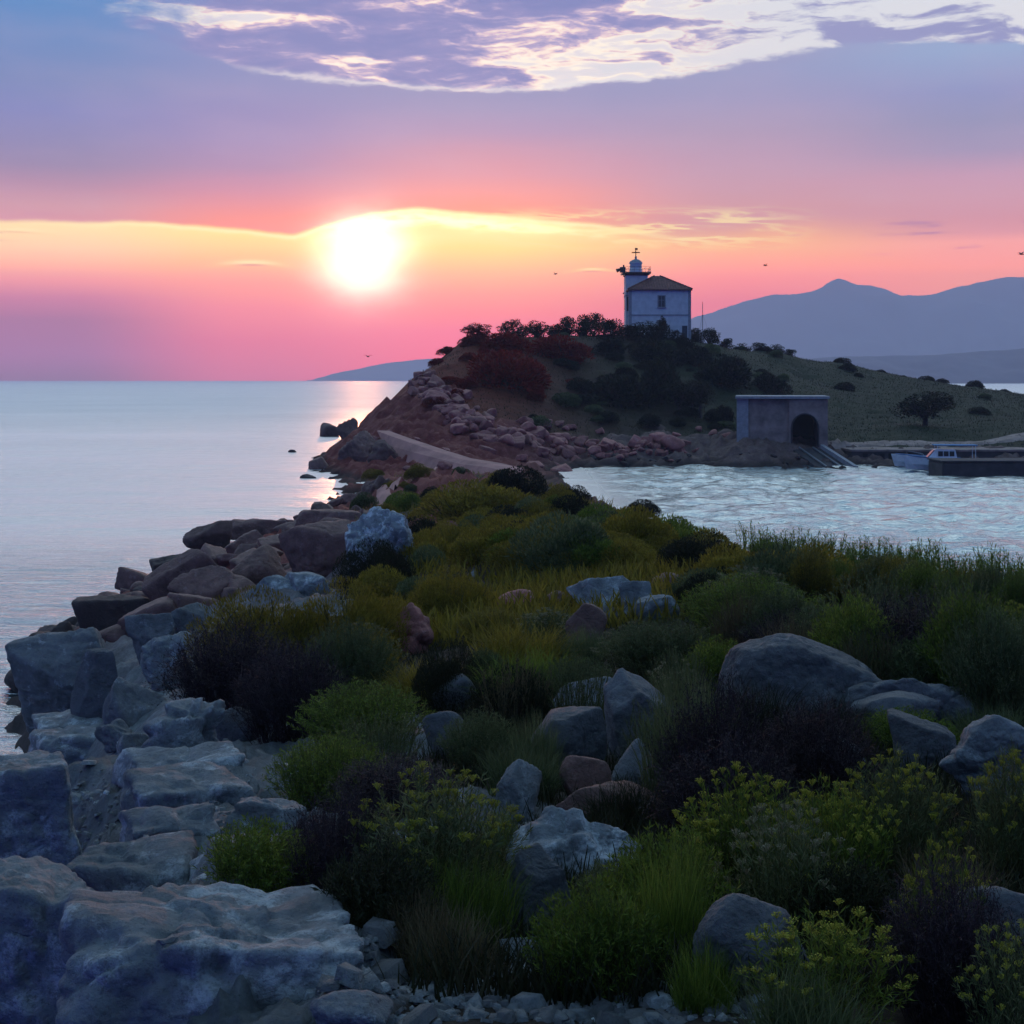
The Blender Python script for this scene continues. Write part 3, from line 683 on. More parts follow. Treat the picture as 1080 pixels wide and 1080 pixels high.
def lighthouse():
    Y0 = 213.0; X0 = (696 - 540) * Y0 / F; z0 = 15.1
    t = thing('lighthouse', 'white two-storey lighthouse with square tower and hipped clay roof on top of the hill', 'lighthouse', (X0, Y0, z0))
    h = 22.65 - z0
    mb = MB().box(-4.5, 4.5, 0, 9, -1.5, h); mb.build('wall', M['limewash'], t)
    MB().box(-4.56, 4.56, -0.06, 9.06, 3.52, 3.72).build('cornice', M['trim'], t)
    for x in (-4.5, 4.5): MB().box(x - 0.22, x + 0.22, -0.045, 0.3, -1.4, h - 0.03).build('corner_stone', M['trim'], t)
    e = 0.38; za = 24.97 - z0
    r = MB()
    r.add([(-4.5 - e, -e, h - 0.02), (4.5 + e, -e, h - 0.02), (4.5 + e, 9 + e, h - 0.02), (-4.5 - e, 9 + e, h - 0.02), (-0.4, 4.5, za), (0.5, 4.5, za),
           (-4.5 - e, -e, h - 0.2), (4.5 + e, -e, h - 0.2), (4.5 + e, 9 + e, h - 0.2), (-4.5 - e, 9 + e, h - 0.2)],
          [(0, 1, 5, 4), (1, 2, 5), (2, 3, 4, 5), (3, 0, 4), (0, 6, 7, 1), (1, 7, 8, 2), (2, 8, 9, 3), (3, 9, 6, 0), (6, 9, 8, 7)])
    # rows of tiles as low ribs up the front and right slopes
    for k in range(24):
        x = -4.7 + k * 0.4
        a = 1 - abs(x - 0.05) / 4.9
        if a > 0.05: r.tube([(x, -e + 0.02, h + 0.02), (x, -e + (4.5 + e) * a, h + (za - h) * a + 0.02)], 0.05, 5)
    for sx in (-1, 1): r.tube([(sx * (4.5 + e), -e, h + 0.03), (0.5 if sx > 0 else -0.4, 4.5, za + 0.03)], 0.11, 6)
    r.build('roof', M['rooftile'], t)
    def window(x, z, w, hh, y=-0.0, parent=t):
        f = MB(); fw = 0.14
        f.box(x - w / 2 - fw, x - w / 2, y - 0.10, y + 0.02, z - fw, z + hh + fw); f.box(x + w / 2, x + w / 2 + fw, y - 0.10, y + 0.02, z - fw, z + hh + fw)
        f.box(x - w / 2, x + w / 2, y - 0.10, y + 0.02, z + hh, z + hh + fw)
        o = f.build('window', M['trim'], parent)
        MB().box(x - w / 2, x + w / 2, y - 0.03, y + 0.015, z, z + hh).build('pane', M['shutter'], o)
        MB().box(x - w / 2 - 0.2, x + w / 2 + 0.2, y - 0.2, y + 0.02, z - fw - 0.002, z).build('sill', M['trim'], o)
        s = MB(); s.box(x - 0.03, x + 0.03, y - 0.06, y - 0.032, z, z + hh); s.box(x - w / 2, x + w / 2, y - 0.058, y - 0.034, z + hh * 0.6, z + hh * 0.6 + 0.05)
        s.build('sash', M['trim'], o)
    window(0.25, 4.85, 0.95, 1.65)
    window(0.25, 1.2, 0.95, 1.5)
    d = MB().box(3.35, 4.15, -0.05, 0.02, -0.8, 2.0).build('door', M['shutter'], t)
    MB().box(3.5, 3.6, -0.12, -0.04, 0.5, 0.6).build('handle', M['iron'], d)
    # the tower behind the left corner
    tx0, tx1, ty0, ty1 = -4.9, -1.55, 3.2, 6.5
    tz = 25.3 - z0; cx_, cy_ = (tx0 + tx1) / 2, (ty0 + ty1) / 2
    tw = MB().box(tx0, tx1, ty0, ty1, -1.5, tz).build('tower', M['limewash'], t)
    MB().box(tx0 - 0.06, tx1 + 0.06, ty0 - 0.06, ty1 + 0.06, h - 0.9, h - 0.7).build('band', M['trim'], tw)
    f = MB().box(tx0 - 0.05, tx0 + 0.02, cy_ - 0.35, cy_ + 0.35, 4.6, 6.2).build('window', M['shutter'], tw)
    f = MB().box(tx0 + 0.12, tx0 + 0.5, ty0 - 0.05, ty0 + 0.01, 4.4, 6.6).build('window', M['shutter'], tw)
    g = MB(); g.box(tx0 - 0.15, tx1 + 0.15, ty0 - 0.15, ty1 + 0.15, tz - 0.35, tz - 0.05); g.box(tx0 - 0.5, tx1 + 0.5, ty0 - 0.5, ty1 + 0.5, tz - 0.05, tz + 0.16)
    gal = g.build('gallery', M['iron'], t)
    rl = MB(); x0, x1, y0, y1 = tx0 - 0.42, tx1 + 0.42, ty0 - 0.42, ty1 + 0.42
    for k in range(6):
        a = k / 5
        for p in ((x0 + (x1 - x0) * a, y0), (x0 + (x1 - x0) * a, y1), (x0, y0 + (y1 - y0) * a), (x1, y0 + (y1 - y0) * a)):
            rl.tube([(p[0], p[1], tz + 0.14), (p[0], p[1], tz + 1.0)], 0.02, 5)
    for zz in (tz + 0.55, tz + 1.0): rl.tube([(x0, y0, zz), (x1, y0, zz), (x1, y1, zz), (x0, y1, zz), (x0, y0, zz)], 0.02, 5)
    rl.build('railing', M['iron'], gal)
    hn = MB().box(x0 - 0.5, x0 + 0.35, y0 - 0.1, y0 + 0.6, tz + 0.1, tz + 0.9); hn.tube([(x0 - 0.4, y0 + 0.2, tz + 0.6), (x0 - 1.0, y0 + 0.1, tz + 0.35)], [0.16, 0.32], 10)
    hn.tube([(x0 + 0.1, y0 + 0.2, tz + 0.85), (x0 + 0.05, y0 + 0.2, tz + 1.25)], 0.12, 8)
    hn.build('fog_horn', M['iron'], t)
    l = MB().lathe([(0.98, tz + 0.14), (0.98, tz + 0.75), (0.92, tz + 0.8), (0.92, tz + 1.55), (1.06, tz + 1.6), (1.06, tz + 1.7)], 16, (cx_, cy_)).build('lantern', M['boat_white'], t, smooth=False)
    MB().lathe([(0.95, tz + 0.95), (0.95, tz + 1.45)], 16, (cx_, cy_)).build('lantern_glass', M['glass'], l)
    dm = MB().lathe([(1.05, tz + 1.7), (0.86, tz + 1.98), (0.5, tz + 2.2), (0.16, tz + 2.32), (0.14, tz + 2.5), (0.2, tz + 2.6), (0.08, tz + 2.75)], 16, (cx_, cy_)).build('dome', M['trim'], t)
    v = MB(); vz = tz + 2.7
    v.tube([(cx_, cy_, vz), (cx_, cy_, vz + 1.35)], 0.07, 6); v.tube([(cx_ - 0.62, cy_, vz + 0.62), (cx_ + 0.62, cy_, vz + 0.62)], 0.09, 6)
    v.tube([(cx_, cy_ - 0.5, vz + 0.62), (cx_, cy_ + 0.5, vz + 0.62)], 0.07, 6)
    v.box(cx_ - 0.12, cx_ + 0.3, cy_ - 0.02, cy_ + 0.02, vz + 1.0, vz + 1.3)
    v.build('weather_vane', M['iron'], t)
lighthouse()
X, Y = (741 - 540) * 219 / F, 219.0
t = thing('antenna_mast', 'thin steel mast standing beside the lighthouse', 'mast', (X, Y, zat(X, Y)))
MB().tube([(0, 0, -0.5), (0, 0, 6.4)], [0.07, 0.045], 6).build('pole', M['steel'], t)
m_ = MB()
for a in range(3): m_.tube([(0, 0, 4.6), (1.6 * math.cos(a * 2.09), 1.6 * math.sin(a * 2.09), -0.4)], 0.012, 4)
m_.build('guy_wire', M['steel'], t)
# ------------------------------------------------------------------ boat tunnel, slipway and quay in the cove
def tunnel():
    A_ = Vector((W(778, 0, 152.6)[0], 152.6, 0)); B_ = Vector((W(873, 0, 151)[0], 151, 0))
    d = B_ - A_; wd = d.length; rz = math.atan2(d.y, d.x)
    t = thing('boat_tunnel', 'flat roofed concrete boat tunnel with a dark arched mouth at the water edge', 'boathouse', (A_.x, A_.y, 0), rz)
    top = 6.85
    a0, a1 = wd * 0.575, wd; o0, o1 = wd * 0.60, wd * 0.895; zf, zs = 1.75, 3.75
    body = MB().box(0.0, a0, 0, 11, -0.5, top - 0.003)
    body.build('side_wall', M['concrete'], t)
    MB().box(-0.1, 1.15, -0.16, 0.9, -0.5, top + 0.05).build('pilaster', M['trim'], t)
    # arched front: jambs, and a spandrel cut by the arch
    fr = MB(); y0, y1 = -0.35, 0.35
    fr.box(a0 - 0.02, o0, y0, 11, -0.5, top); fr.box(o1, a1, y0, 11, -0.5, top)
    n = 14; rad = (o1 - o0) / 2; c = (o0 + o1) / 2; arc = [(c - rad * math.cos(math.pi * k / n), zs + rad * 1.08 * math.sin(math.pi * k / n)) for k in range(n + 1)]
    for (xa, za), (xb, zb) in zip(arc, arc[1:]):
        fr.add([(xa, y0, za), (xb, y0, zb), (xb, y0, top), (xa, y0, top), (xa, 11, za), (xb, 11, zb), (xb, 11, top), (xa, 11, top)],
               [(0, 1, 2, 3), (4, 7, 6, 5), (0, 4, 5, 1), (3, 2, 6, 7)])
    fr.build('arched_front', M['concrete'], t)
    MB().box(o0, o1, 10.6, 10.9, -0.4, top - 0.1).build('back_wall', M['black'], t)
    rim = MB().tube([(x, y0 - 0.02, z) for x, z in [(o0, zf)] + arc + [(o1, zf)]], 0.10, 6); rim.build('arch_rim', M['concrete_dark'], t)
    MB().box(o0, o1, -0.3, 10.6, -0.4, zf - 0.2).build('floor', M['concrete_dark'], t)
    rf = MB().box(-0.25, a1 + 0.2, -0.6, 11.2, top + 0.05, top + 0.32); rf.build('roof_slab', M['trim'], t)
    # slipway and rails
    mw = t.matrix_basis = Matrix.Translation(t.location) @ Matrix.Rotation(rz, 4, 'Z')
    P0, P1 = mw @ Vector((o0 - 0.1, -0.4, zf - 0.15)), mw @ Vector((o1 + 0.2, -0.4, zf - 0.15))
    Q0, Q1 = Vector(W(868, 494, 142.5)), Vector(W(901, 494, 142.5)); Q0.z = Q1.z = -0.35
    s = thing('slipway', 'dark concrete slipway running from the tunnel mouth into the cove', 'slipway', P0)
    o = P0.copy(); pts = [p - o for p in (P0, P1, Q1, Q0)]
    MB().add([*pts, *[p - Vector((0, 0, 1.2)) for p in pts]], [(0, 1, 2, 3), (7, 6, 5, 4), (0, 4, 5, 1), (1, 5, 6, 2), (2, 6, 7, 3), (3, 7, 4, 0)]).build('ramp', M['concrete_dark'], s)
    for f in (0.28, 0.75):
        a_ = P0.lerp(P1, f) - o + Vector((0, 0, 0.10)); b_ = Q0.lerp(Q1, f) - o + Vector((0, 0, 0.14))
        MB().tube([a_, b_], 0.11, 6).build('rail', M['steel'], s)
    b0, b1 = P1 - o, Q1 - o
    MB().add([b0 + Vector((0, 0, .4)), b0 + Vector((.4, 0, .4)), b1 + Vector((.4, 0, .55)), b1 + Vector((0, 0, .55)), b0 - Vector((0, 0, 2)), b0 + Vector((.4, 0, -2)), b1 + Vector((.4, 0, -1)), b1 - Vector((0, 0, 1))],
             [(0, 1, 2, 3), (4, 7, 6, 5), (0, 4, 5, 1), (1, 5, 6, 2), (2, 6, 7, 3), (3, 7, 4, 0)]).build('kerb', M['trim'], s)
tunnel()
def quay():
    x0, x1 = W(898, 0, 149)[0], W(1400, 0, 149)[0]
    t = thing('quay', 'low stone quay with pale top and a row of dark openings', 'quay', (x0, 149, 0))
    L = x1 - x0
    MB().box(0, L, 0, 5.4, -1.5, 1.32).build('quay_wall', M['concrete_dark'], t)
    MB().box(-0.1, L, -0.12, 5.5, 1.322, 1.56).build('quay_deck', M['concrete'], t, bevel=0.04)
    for k in range(6):
        xx = (910 + k * 9 - 898) * 149 / F
        MB().box(xx, xx + 0.5, -0.03, 0.05, 0.55, 1.15).build('opening', M['black'], t)
    p0, p1 = W(994, 0, 131)[0], W(1330, 0, 131)[0]
    t = thing('pier', 'dark low concrete pier hiding the stern of the moored boats', 'pier', (p0, 131, 0))
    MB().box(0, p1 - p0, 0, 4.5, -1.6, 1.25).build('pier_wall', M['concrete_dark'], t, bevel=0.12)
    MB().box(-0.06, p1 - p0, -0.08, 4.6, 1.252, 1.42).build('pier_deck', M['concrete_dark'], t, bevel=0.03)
quay()
def hull(L, B, H, n=12):
    vs, fs = [], []
    for i in range(n + 1):
        a = i / n; w = B / 2 * (1 - max(0, (a - 0.45) / 0.55) ** 2.4); w *= 0.86 + 0.14 * min(1, a * 3)
        s = H * (0.9 + 0.35 * a ** 2); k = -0.28 * (1 - a ** 3)
        for u, z in ((-1, s), (-0.92, s * 0.4), (-0.55, k * 0.5), (0, k), (0.55, k * 0.5), (0.92, s * 0.4), (1, s)):
            vs.append((a * L + (0.25 * L * 0.18 * max(0, z / H) if i == n else 0), u * w, z))
    for i in range(n):
        for j in range(6): fs.append((i * 7 + j, i * 7 + j + 1, (i + 1) * 7 + j + 1, (i + 1) * 7 + j))
        fs.append((i * 7, (i + 1) * 7, (i + 1) * 7 + 6, i * 7 + 6))
    fs.append(tuple(range(7)))
    return MB().add(vs, fs)
def boat(px, Y, rz, L, B, H, label, cabin):
    x = (px - 540) * Y / F
    t = thing('motorboat' if cabin else 'rowing_boat', label, 'boat', (x, Y, 0.12), rz)
    hb = hull(L, B, H).build('hull', M['boat_white'], t, smooth=False)
    s = MB()
    for sy in (-1, 1):
        pts = [(L * a, sy * (B / 2 * (1 - max(0, (a - 0.45) / 0.55) ** 2.4) + 0.02), H * (0.9 + 0.35 * a * a) + 0.02) for a in np.linspace(0, 0.98, 9)]
        s.tube(pts, 0.05, 5)
    s.build('gunwale', M['boat_blue'], hb)
    if cabin:
        c = MB(); z0 = H * 0.95
        c.add([(L * .30, -B * .36, z0), (L * .72, -B * .30, z0), (L * .72, B * .30, z0), (L * .30, B * .36, z0), (L * .33, -B * .32, z0 + 0.95), (L * .60, -B * .27, z0 + 0.95), (L * .60, B * .27, z0 + 0.95), (L * .33, B * .32, z0 + 0.95)],
              [(0, 3, 2, 1), (4, 5, 6, 7), (0, 1, 5, 4), (1, 2, 6, 5), (2, 3, 7, 6), (3, 0, 4, 7)])
        cb = c.build('cabin', M['boat_white'], t)
        for k in range(3):
            xa = L * (0.345 + 0.08 * k)
            for sy in (-1, 1):
                MB().box(xa, xa + L * 0.065, sy * B * .345 - 0.02, sy * B * .345 + 0.02, z0 + 0.3, z0 + 0.78).build('window', M['dark_glass'], cb)
        MB().add([(L * .715, -B * .25, z0 + .18), (L * .715, B * .25, z0 + .18), (L * .625, B * .23, z0 + .88), (L * .625, -B * .23, z0 + .88), (L * .70, -B * .25, z0 + .18), (L * .70, B * .25, z0 + .18), (L * .61, B * .23, z0 + .88), (L * .61, -B * .23, z0 + .88)],
                 [(0, 1, 2, 3), (4, 7, 6, 5), (0, 4, 5, 1), (1, 5, 6, 2), (2, 6, 7, 3), (3, 7, 4, 0)]).build('windscreen', M['dark_glass'], cb)
        aw = MB().box(L * .02, L * .62, -B * .42, B * .42, z0 + 1.32, z0 + 1.42).build('awning', M['canvas_blue'], t, bevel=0.03)
        for xa in (L * .05, L * .58):
            for sy in (-1, 1): MB().tube([(xa, sy * B * .38, z0 - 0.1), (xa, sy * B * .38, z0 + 1.33)], 0.03, 5).build('awning_post', M['boat_white'], aw)
        ra = MB(); ra.tube([(L * .74, -B * .3, z0 + .1), (L * .78, -B * .26, z0 + .5), (L * .97, 0, z0 + .75), (L * .78, B * .26, z0 + .5), (L * .74, B * .3, z0 + .1)], 0.025, 5); ra.build('bow_rail', M['steel'], t)
    else:
        for xa in (0.25, 0.5, 0.72):
            MB().box(L * xa, L * xa + 0.25, -B * .36, B * .36, H * 0.62, H * 0.68).build('thwart', M['canvas_blue'], t)
boat(1010, 144, R(178), 6.4, 2.0, 1.0, 'small white open boat with its bow lying lowest and farthest left at the quay', False)
boat(1031, 138.5, R(172), 6.8, 2.3, 1.08, 'white cabin motorboat with blue awning moored behind the dark pier', True)
# ------------------------------------------------------------------ the pale causeway over the neck, and the trodden path
def causeway():
    tp = [W(399, 456, 141), W(412, 461, 137), W(432, 468, 132), W(458, 477, 127), W(486, 486, 121), (W(516, 491, 115)), W(540, 497, 110)]
    bt = [W(412, 486, 134), W(420, 490, 131), W(438, 494, 127), W(462, 498, 122), W(488, 502, 117), W(514, 504, 112), W(540, 509, 107)]
    o = Vector(tp[3]); vs = []; fs = []
    for a, b in zip(tp, bt):
        a, b = Vector(a) - o, Vector(b) - o
        back = a + Vector((0.9, 2.2, -0.12)); m = a.lerp(b, 0.5) + Vector((0, -0.25, 0.16))
        vs += [b - Vector((0, 0, 2.0)), b, m, a + Vector((-.1, -.3, -.04)), a, back, back - Vector((0, 0, 2.2))]
    n = len(tp)
    for i in range(n - 1):
        for j in range(6): fs.append((i * 7 + j, i * 7 + j + 1, (i + 1) * 7 + j + 1, (i + 1) * 7 + j))
    fs.append(tuple(range(7))); fs.append(tuple(range((n - 1) * 7, n * 7))[::-1])
    t = MB().add(vs, fs).build('causeway', M['concrete_pale'], None, o + Vector((0, 0, 0.2)), smooth=False)
    tag(t, 'smooth pale concrete causeway sloping across the neck to the hill', 'causeway')
causeway()
def ribbon(name, label, pts, w, mat, lift=0.05):
    """a strip of path laid over the ground"""
    pts = [Vector((p[0], p[1], 0)) for p in pts]; dense = []
    for a, b in zip(pts, pts[1:]):
        for k in range(10): dense.append(a.lerp(b, k / 10))
    dense.append(pts[-1]); vs = []; n = 7
    for i, p in enumerate(dense):
        d = (dense[min(i + 1, len(dense) - 1)] - dense[max(i - 1, 0)]).normalized(); s = Vector((-d.y, d.x, 0))
        ww = w * (1 + 0.22 * math.sin(i * 0.9) * math.sin(i * 0.37))
        for k in range(n):
            q = p + s * ww * (k / (n - 1) - 0.5)
            vs.append((q.x, q.y, zat(q.x, q.y) + (lift if 0 < k < n - 1 else -0.06)))
    fs = [(i * n + k, i * n + k + 1, (i + 1) * n + k + 1, (i + 1) * n + k) for i in range(len(dense) - 1) for k in range(n - 1)]
    o = link(name, mesh_from(name, vs, fs, mat, True)); tag(o, label, None, kind='structure'); return o
def along(*pp): return [hit(*p)[:2] for p in pp]
ribbon('path', 'pale trodden path climbing the neck of the spit', along((397, 537), (412, 522), (430, 508), (446, 499), (462, 497)), 1.5, M['concrete_pale'], 0.12)
ribbon('access_road', 'pale concrete road along the cove behind the quay', [(W(872, 0, 154)[0], 154), (W(900, 0, 156)[0], 156), (W(960, 0, 156.5)[0], 156.5), (W(1040, 0, 158)[0], 158), (W(1200, 0, 160)[0], 160)], 3.2, M['concrete'], 0.14)
# ------------------------------------------------------------------ gulls over the sea
def gull(px, py, Y, s, rz, roll, label):
    t = thing('gull', label, 'bird', W(px, py, Y), rz)
    bd = []; n = 8; prof = [(-0.42, .01), (-0.3, .05), (-0.1, .10), (0.1, .11), (0.28, .07), (0.36, .055), (0.44, .045), (0.52, .01)]
    mb = MB().tube([(x * s, 0, 0) for x, r in prof], [r * s for x, r in prof], n); mb.build('body', M['feather'], t, smooth=True)
    for sy in (-1, 1):
        w = MB(); pts = [(0.12, 0.06, 0.05), (0.16, 0.45, 0.26), (0.02, 0.95, 0.20 + roll * sy)]; ch = [0.26, 0.20, 0.03]
        vs = []
        for (x, y, z), c in zip(pts, ch):
            vs += [(x * s, sy * y * s, z * s), ((x - c) * s, sy * y * s, (z - 0.02) * s), ((x - c * .5) * s, sy * y * s, (z + 0.03) * s)]
        fs = []
        for i in range(2): fs += [(i * 3, i * 3 + 1, i * 3 + 4, i * 3 + 3), (i * 3 + 1, i * 3 + 2, i * 3 + 5, i * 3 + 4), (i * 3 + 2, i * 3, i * 3 + 3, i * 3 + 5)]
        w.add(vs, fs + [(0, 2, 1), (6, 7, 8)]); w.build('wing', M['feather'], t)
gull(388, 376, 150, 0.6, 1.0, .05, 'small gull low over the sea below the sun')
gull(586, 289, 170, 0.55, 2.6, .1, 'tiny gull high above the trees left of the lighthouse')
gull(807, 280, 160, 0.6, 0.3, -.1, 'tiny gull gliding above the left mountain slope')
gull(1077, 268, 150, 0.8, 0.2, 0, 'dark gull at the edge above the right mountain crest')
# ------------------------------------------------------------------ rocks
_ico = {}
def ico(s):
    if s not in _ico:
        bm = bmesh.new(); bmesh.ops.create_icosphere(bm, subdivisions=s, radius=1.0)
        bm.verts.ensure_lookup_table()
        _ico[s] = (np.array([v.co[:] for v in bm.verts]), np.array([[v.index for v in f.verts] for f in bm.faces], np.int32)); bm.free()
    return _ico[s]
def rock_shape(seed, dims, kind='angular', sub=5, tilt=(0, 0, 0)):
    rs = np.random.RandomState(seed); d, f = ico(sub)
    if kind == 'block':
        ax = np.array([[1, 0, 0], [-1, 0, 0], [0, 1, 0], [0, -1, 0], [0, 0, 1], [0, 0, -1]], float) + rs.normal(0, 0.13, (6, 3))
        ex = rs.normal(0, 1, (5, 3)); nn = np.r_[ax, ex]; off = np.r_[np.ones(6) * rs.uniform(.88, 1.05, 6), rs.uniform(1.12, 1.4, 5)]; p = 22
    elif kind == 'round':
        nn = rs.normal(0, 1, (14, 3)); off = rs.uniform(0.85, 1.15, 14); p = 6
    elif kind == 'wedge':
        ax = np.array([[0.8, 0, 0.6], [-0.95, 0, 0.3], [0, 1, 0.1], [0, -1, 0.25], [-0.2, -0.1, 1], [0, 0, -1]], float) + rs.normal(0, 0.1, (6, 3))
        ex = rs.normal(0, 1, (4, 3)); nn = np.r_[ax, ex]; off = np.r_[np.array([.75, 1, 1, .9, .95, 1]), rs.uniform(1.0, 1.3, 4)]; p = 24
    elif kind == 'whale':
        nn = np.array([[0.36, -.1, 0.93], [-0.97, 0, 0.25], [0, 1, 0.3], [0.1, -1, 0.35], [-.2, 0, 1], [0, 0, -1], [1, 0, .3], [-.5, -.7, .5]]); off = np.array([.62, 1, .8, .8, .72, 1, 1.25, .95]); p = 11
    else:
        nn = rs.normal(0, 1, (13, 3)); off = rs.uniform(0.72, 1.1, 13); p = 26
    nn = nn / np.linalg.norm(nn, axis=1)[:, None]
    c = np.maximum(d @ nn.T, 0) / off
    r = (c ** p).sum(1) ** (-1.0 / p)
    r = np.minimum(r, 1.7)
    v = d * r[:, None]
    v = v @ np.array(Matrix.Rotation(tilt[2], 3, 'Z') @ Matrix.Rotation(tilt[1], 3, 'Y') @ Matrix.Rotation(tilt[0], 3, 'X')).T
    v = (v - v.min(0)) / (v.max(0) - v.min(0)) - 0.5
    v = v * np.array(dims)
    s = float(np.mean(sorted(dims)[1:])); nrm = d
    q = v / s + seed * 3.7
    dsp = 0.022 * fbm(q * 2.3, 4, seed) + 0.011 * fbm(q * 7, 3, seed + 9)
    if kind in ('block', 'angular', 'wedge'): dsp = dsp + 0.008 * ridged(q * 4.0, 3, seed + 5) - 0.02 * np.clip(1 - np.abs(vnoise(q * 2.2, seed + 2)) * 14, 0, 1)
    if kind == 'round': dsp = dsp * 0.6
    if sub >= 5: dsp = dsp + 0.010 * fbm(q * 22, 3, seed + 31)
    v = v + nrm * (dsp * s)[:, None]
    return v, f
def ribs(v, seed, freq, amp, axis):
    """weathered layering: wavy grooves along a tilted bedding plane"""
    a = np.array(axis, float); a /= np.linalg.norm(a)
    w = v + 0.22 * np.stack([fbm(v * 1.3, 3, seed), fbm(v * 1.3, 3, seed + 1), fbm(v * 1.3, 3, seed + 2)], 1)
    t = (w @ a) * freq; fr = np.abs((t % 1.0) - 0.5) * 2
    g = np.clip(1 - fr, 0, 1) ** 2.2
    n = v / (np.linalg.norm(v, axis=1)[:, None] + 1e-6)
    hole = np.clip(ridged(v * 2.6, 3, seed + 7) - 0.5, 0, 1)
    return v - n * (amp * g + amp * 1.1 * hole)[:, None]
ROCKBOX = []
def rock(name, label, px0, py0, px1, py1, mat, kind='angular', depth=0.8, seed=1, sub=5, Y=None, tilt=(0, 0, 0), rib=None, group=None, bury=0.22, smooth=True):
    cxp = (px0 + px1) / 2
    if Y is None or (py1 < 1060 and name not in ('rock_block', 'rock_outcrop', 'sea_rock', 'cliff_rock')): Y = hit(cxp, py1)[1]
    w = (px1 - px0) * Y / F; h = (py1 - py0) * Y / F; d = depth * w
    Yc = Y + d * 0.35
    zt = CAMZ - (py0 - HORIZON) * Yc / F; zb = CAMZ - (py1 - HORIZON) * Y / F
    h = max(zt - zb, 0.25 * h); H = h * (1 + bury)
    ROCKBOX.append((px0, py0, px1, py1, Y))
    v, f = rock_shape(seed, (w * Yc / Y, d, H), kind, sub, tilt)
    if rib: v = ribs(v, seed, *rib)
    me = mesh_from(name, v, f, M[mat], smooth)
    o = link(name, me, None, ((cxp - 540) * Yc / F, Yc, zt - H / 2))
    tag(o, label, 'rock', group)
    return o
RX = (0.3, 0.2, 1.0)
# the outcrop and blocks at the near left
rock('rock_outcrop', 'ribbed blue-grey rock outcrop with hollows in the bottom left corner', 40, 948, 405, 1130, 'rock_pale', 'block', 0.8, 3, 6, 4.35, (0.10, 0.06, 0.2), (3.2, 0.05, RX), bury=.2)
rock('rock_block', 'tall fluted rock block under the ledge at the left frame edge', -90, 905, 128, 1130, 'rock_pale', 'block', 0.7, 4, 6, 5.6, (0.02, 0, 0.15), (2.2, 0.035, (1, 0.2, 0.1)), bury=.4)
rock('rock_block', 'square blue-grey sea cliff block at left edge beside the dark cleft', -60, 797, 102, 915, 'rock_pale', 'block', 0.75, 5, 6, 9.2, (0.04, 0.03, 0.35), (1.6, 0.03, (1, 0.1, 0.15)), bury=.9)
rock('rock_slab', 'layered flat slab lying behind the square cliff block', 22, 766, 135, 812, 'rock_pale', 'block', 0.9, 6, 5, 14.5, (0.12, -.06, 0.3), (2.4, 0.05, RX), bury=.5)
rock('rock_slab', 'smooth pale slab sloping to the water near the left edge', 30, 748, 128, 790, 'rock_pale', 'block', 0.7, 7, 5, 19, (0.15, -0.22, 0.2), (1.4, 0.03, RX), bury=.5)
rock('rock_slab', 'long smooth rock ledge below the twisted boulders', 108, 785, 262, 830, 'rock_pale', 'block', 0.6, 8, 5, 11.5, (0.15, -0.12, 0.1), (1.4, 0.03, RX), bury=.7)
rock('rock', 'low pale rock between the slab and the twisted boulder', 118, 772, 170, 805, 'rock_pale', 'angular', 0.8, 9, 5, 15)
rock('rock', 'cracked layered knob wedged left of the twisted boulder', 100, 758, 158, 795, 'rock_grey', 'angular', 0.8, 19, 5, 16.5, (0, 0, 0), (2.2, 0.06, RX))
rock('boulder', 'twisted layered boulder under the dark purple bush', 145, 733, 246, 810, 'rock_pale', 'angular', 0.75, 10, 5, 15.5, (0.3, 0.2, 0.5), (1.7, 0.09, (0.7, 0.1, 0.75)))
rock('boulder', 'small grey boulder at the right of the twisted one', 228, 745, 276, 792, 'rock_grey', 'round', 0.8, 11, 5, 15.5)
rock('boulder', 'blue-grey hump of rock in the cleft under the pointed slab', 108, 715, 178, 772, 'rock_grey', 'angular', 0.8, 12, 5, 18.5)
rock('boulder', 'huge grey faceted boulder standing at the water on the left', 8, 661, 142, 765, 'rock_grey', 'angular', 0.75, 27, 6, 27, (0, 0.15, 0.4))
rock('rock_slab', 'sharp triangular slab leaning on the huge grey boulder', 74, 684, 134, 764, 'rock_grey', 'wedge', 0.35, 14, 5, 24.5, (0, 0.25, 0.3))
rock('rock_slab', 'rounded leaning stone left of the triangular slab', 42, 716, 78, 768, 'rock_grey', 'round', 0.5, 15, 5, 24.8, (0, 0.3, 0))
rock('boulder', 'grey boulder with a dark hole above the striped slabs', 132, 645, 188, 706, 'rock_grey', 'angular', 0.8, 16, 5, 27)
rock('rock_slab', 'striped slabs leaning together beside the purple bush', 140, 664, 200, 732, 'rock_pale', 'wedge', 0.5, 17, 5, 22.5, (0.2, 0.7, 0.3), (1.1, 0.11, (0.75, 0.1, -0.62)))
rock('rock', 'small square stone in shade under the striped slabs', 98, 712, 132, 748, 'rock_brown', 'angular', 0.8, 18, 5, 23)
for a, b, c, d, sd, lb in ((118, 812, 270, 868, 101, 'broad cracked shelf of rock below the long smooth ledge'), (60, 888, 215, 960, 102, 'folded rock shelf behind the corner outcrop'), (190, 872, 318, 940, 103, 'pale rock shelf left of the leafy green shrub'),
        (110, 848, 235, 905, 104, 'flaky rock shelf right of the square cliff block'), (235, 838, 325, 890, 105, 'small rock shelf at the edge of the green clump'), (225, 925, 345, 985, 106, 'smooth pale shelf under the leafy green shrub')):
    rock('rock_slab', lb, a, b, c, d, 'rock_pale', 'block', 0.75, sd, 5, None, (0.05, 0.04, 0.2 * (sd % 3)), (4.0, 0.035, RX), bury=.8)
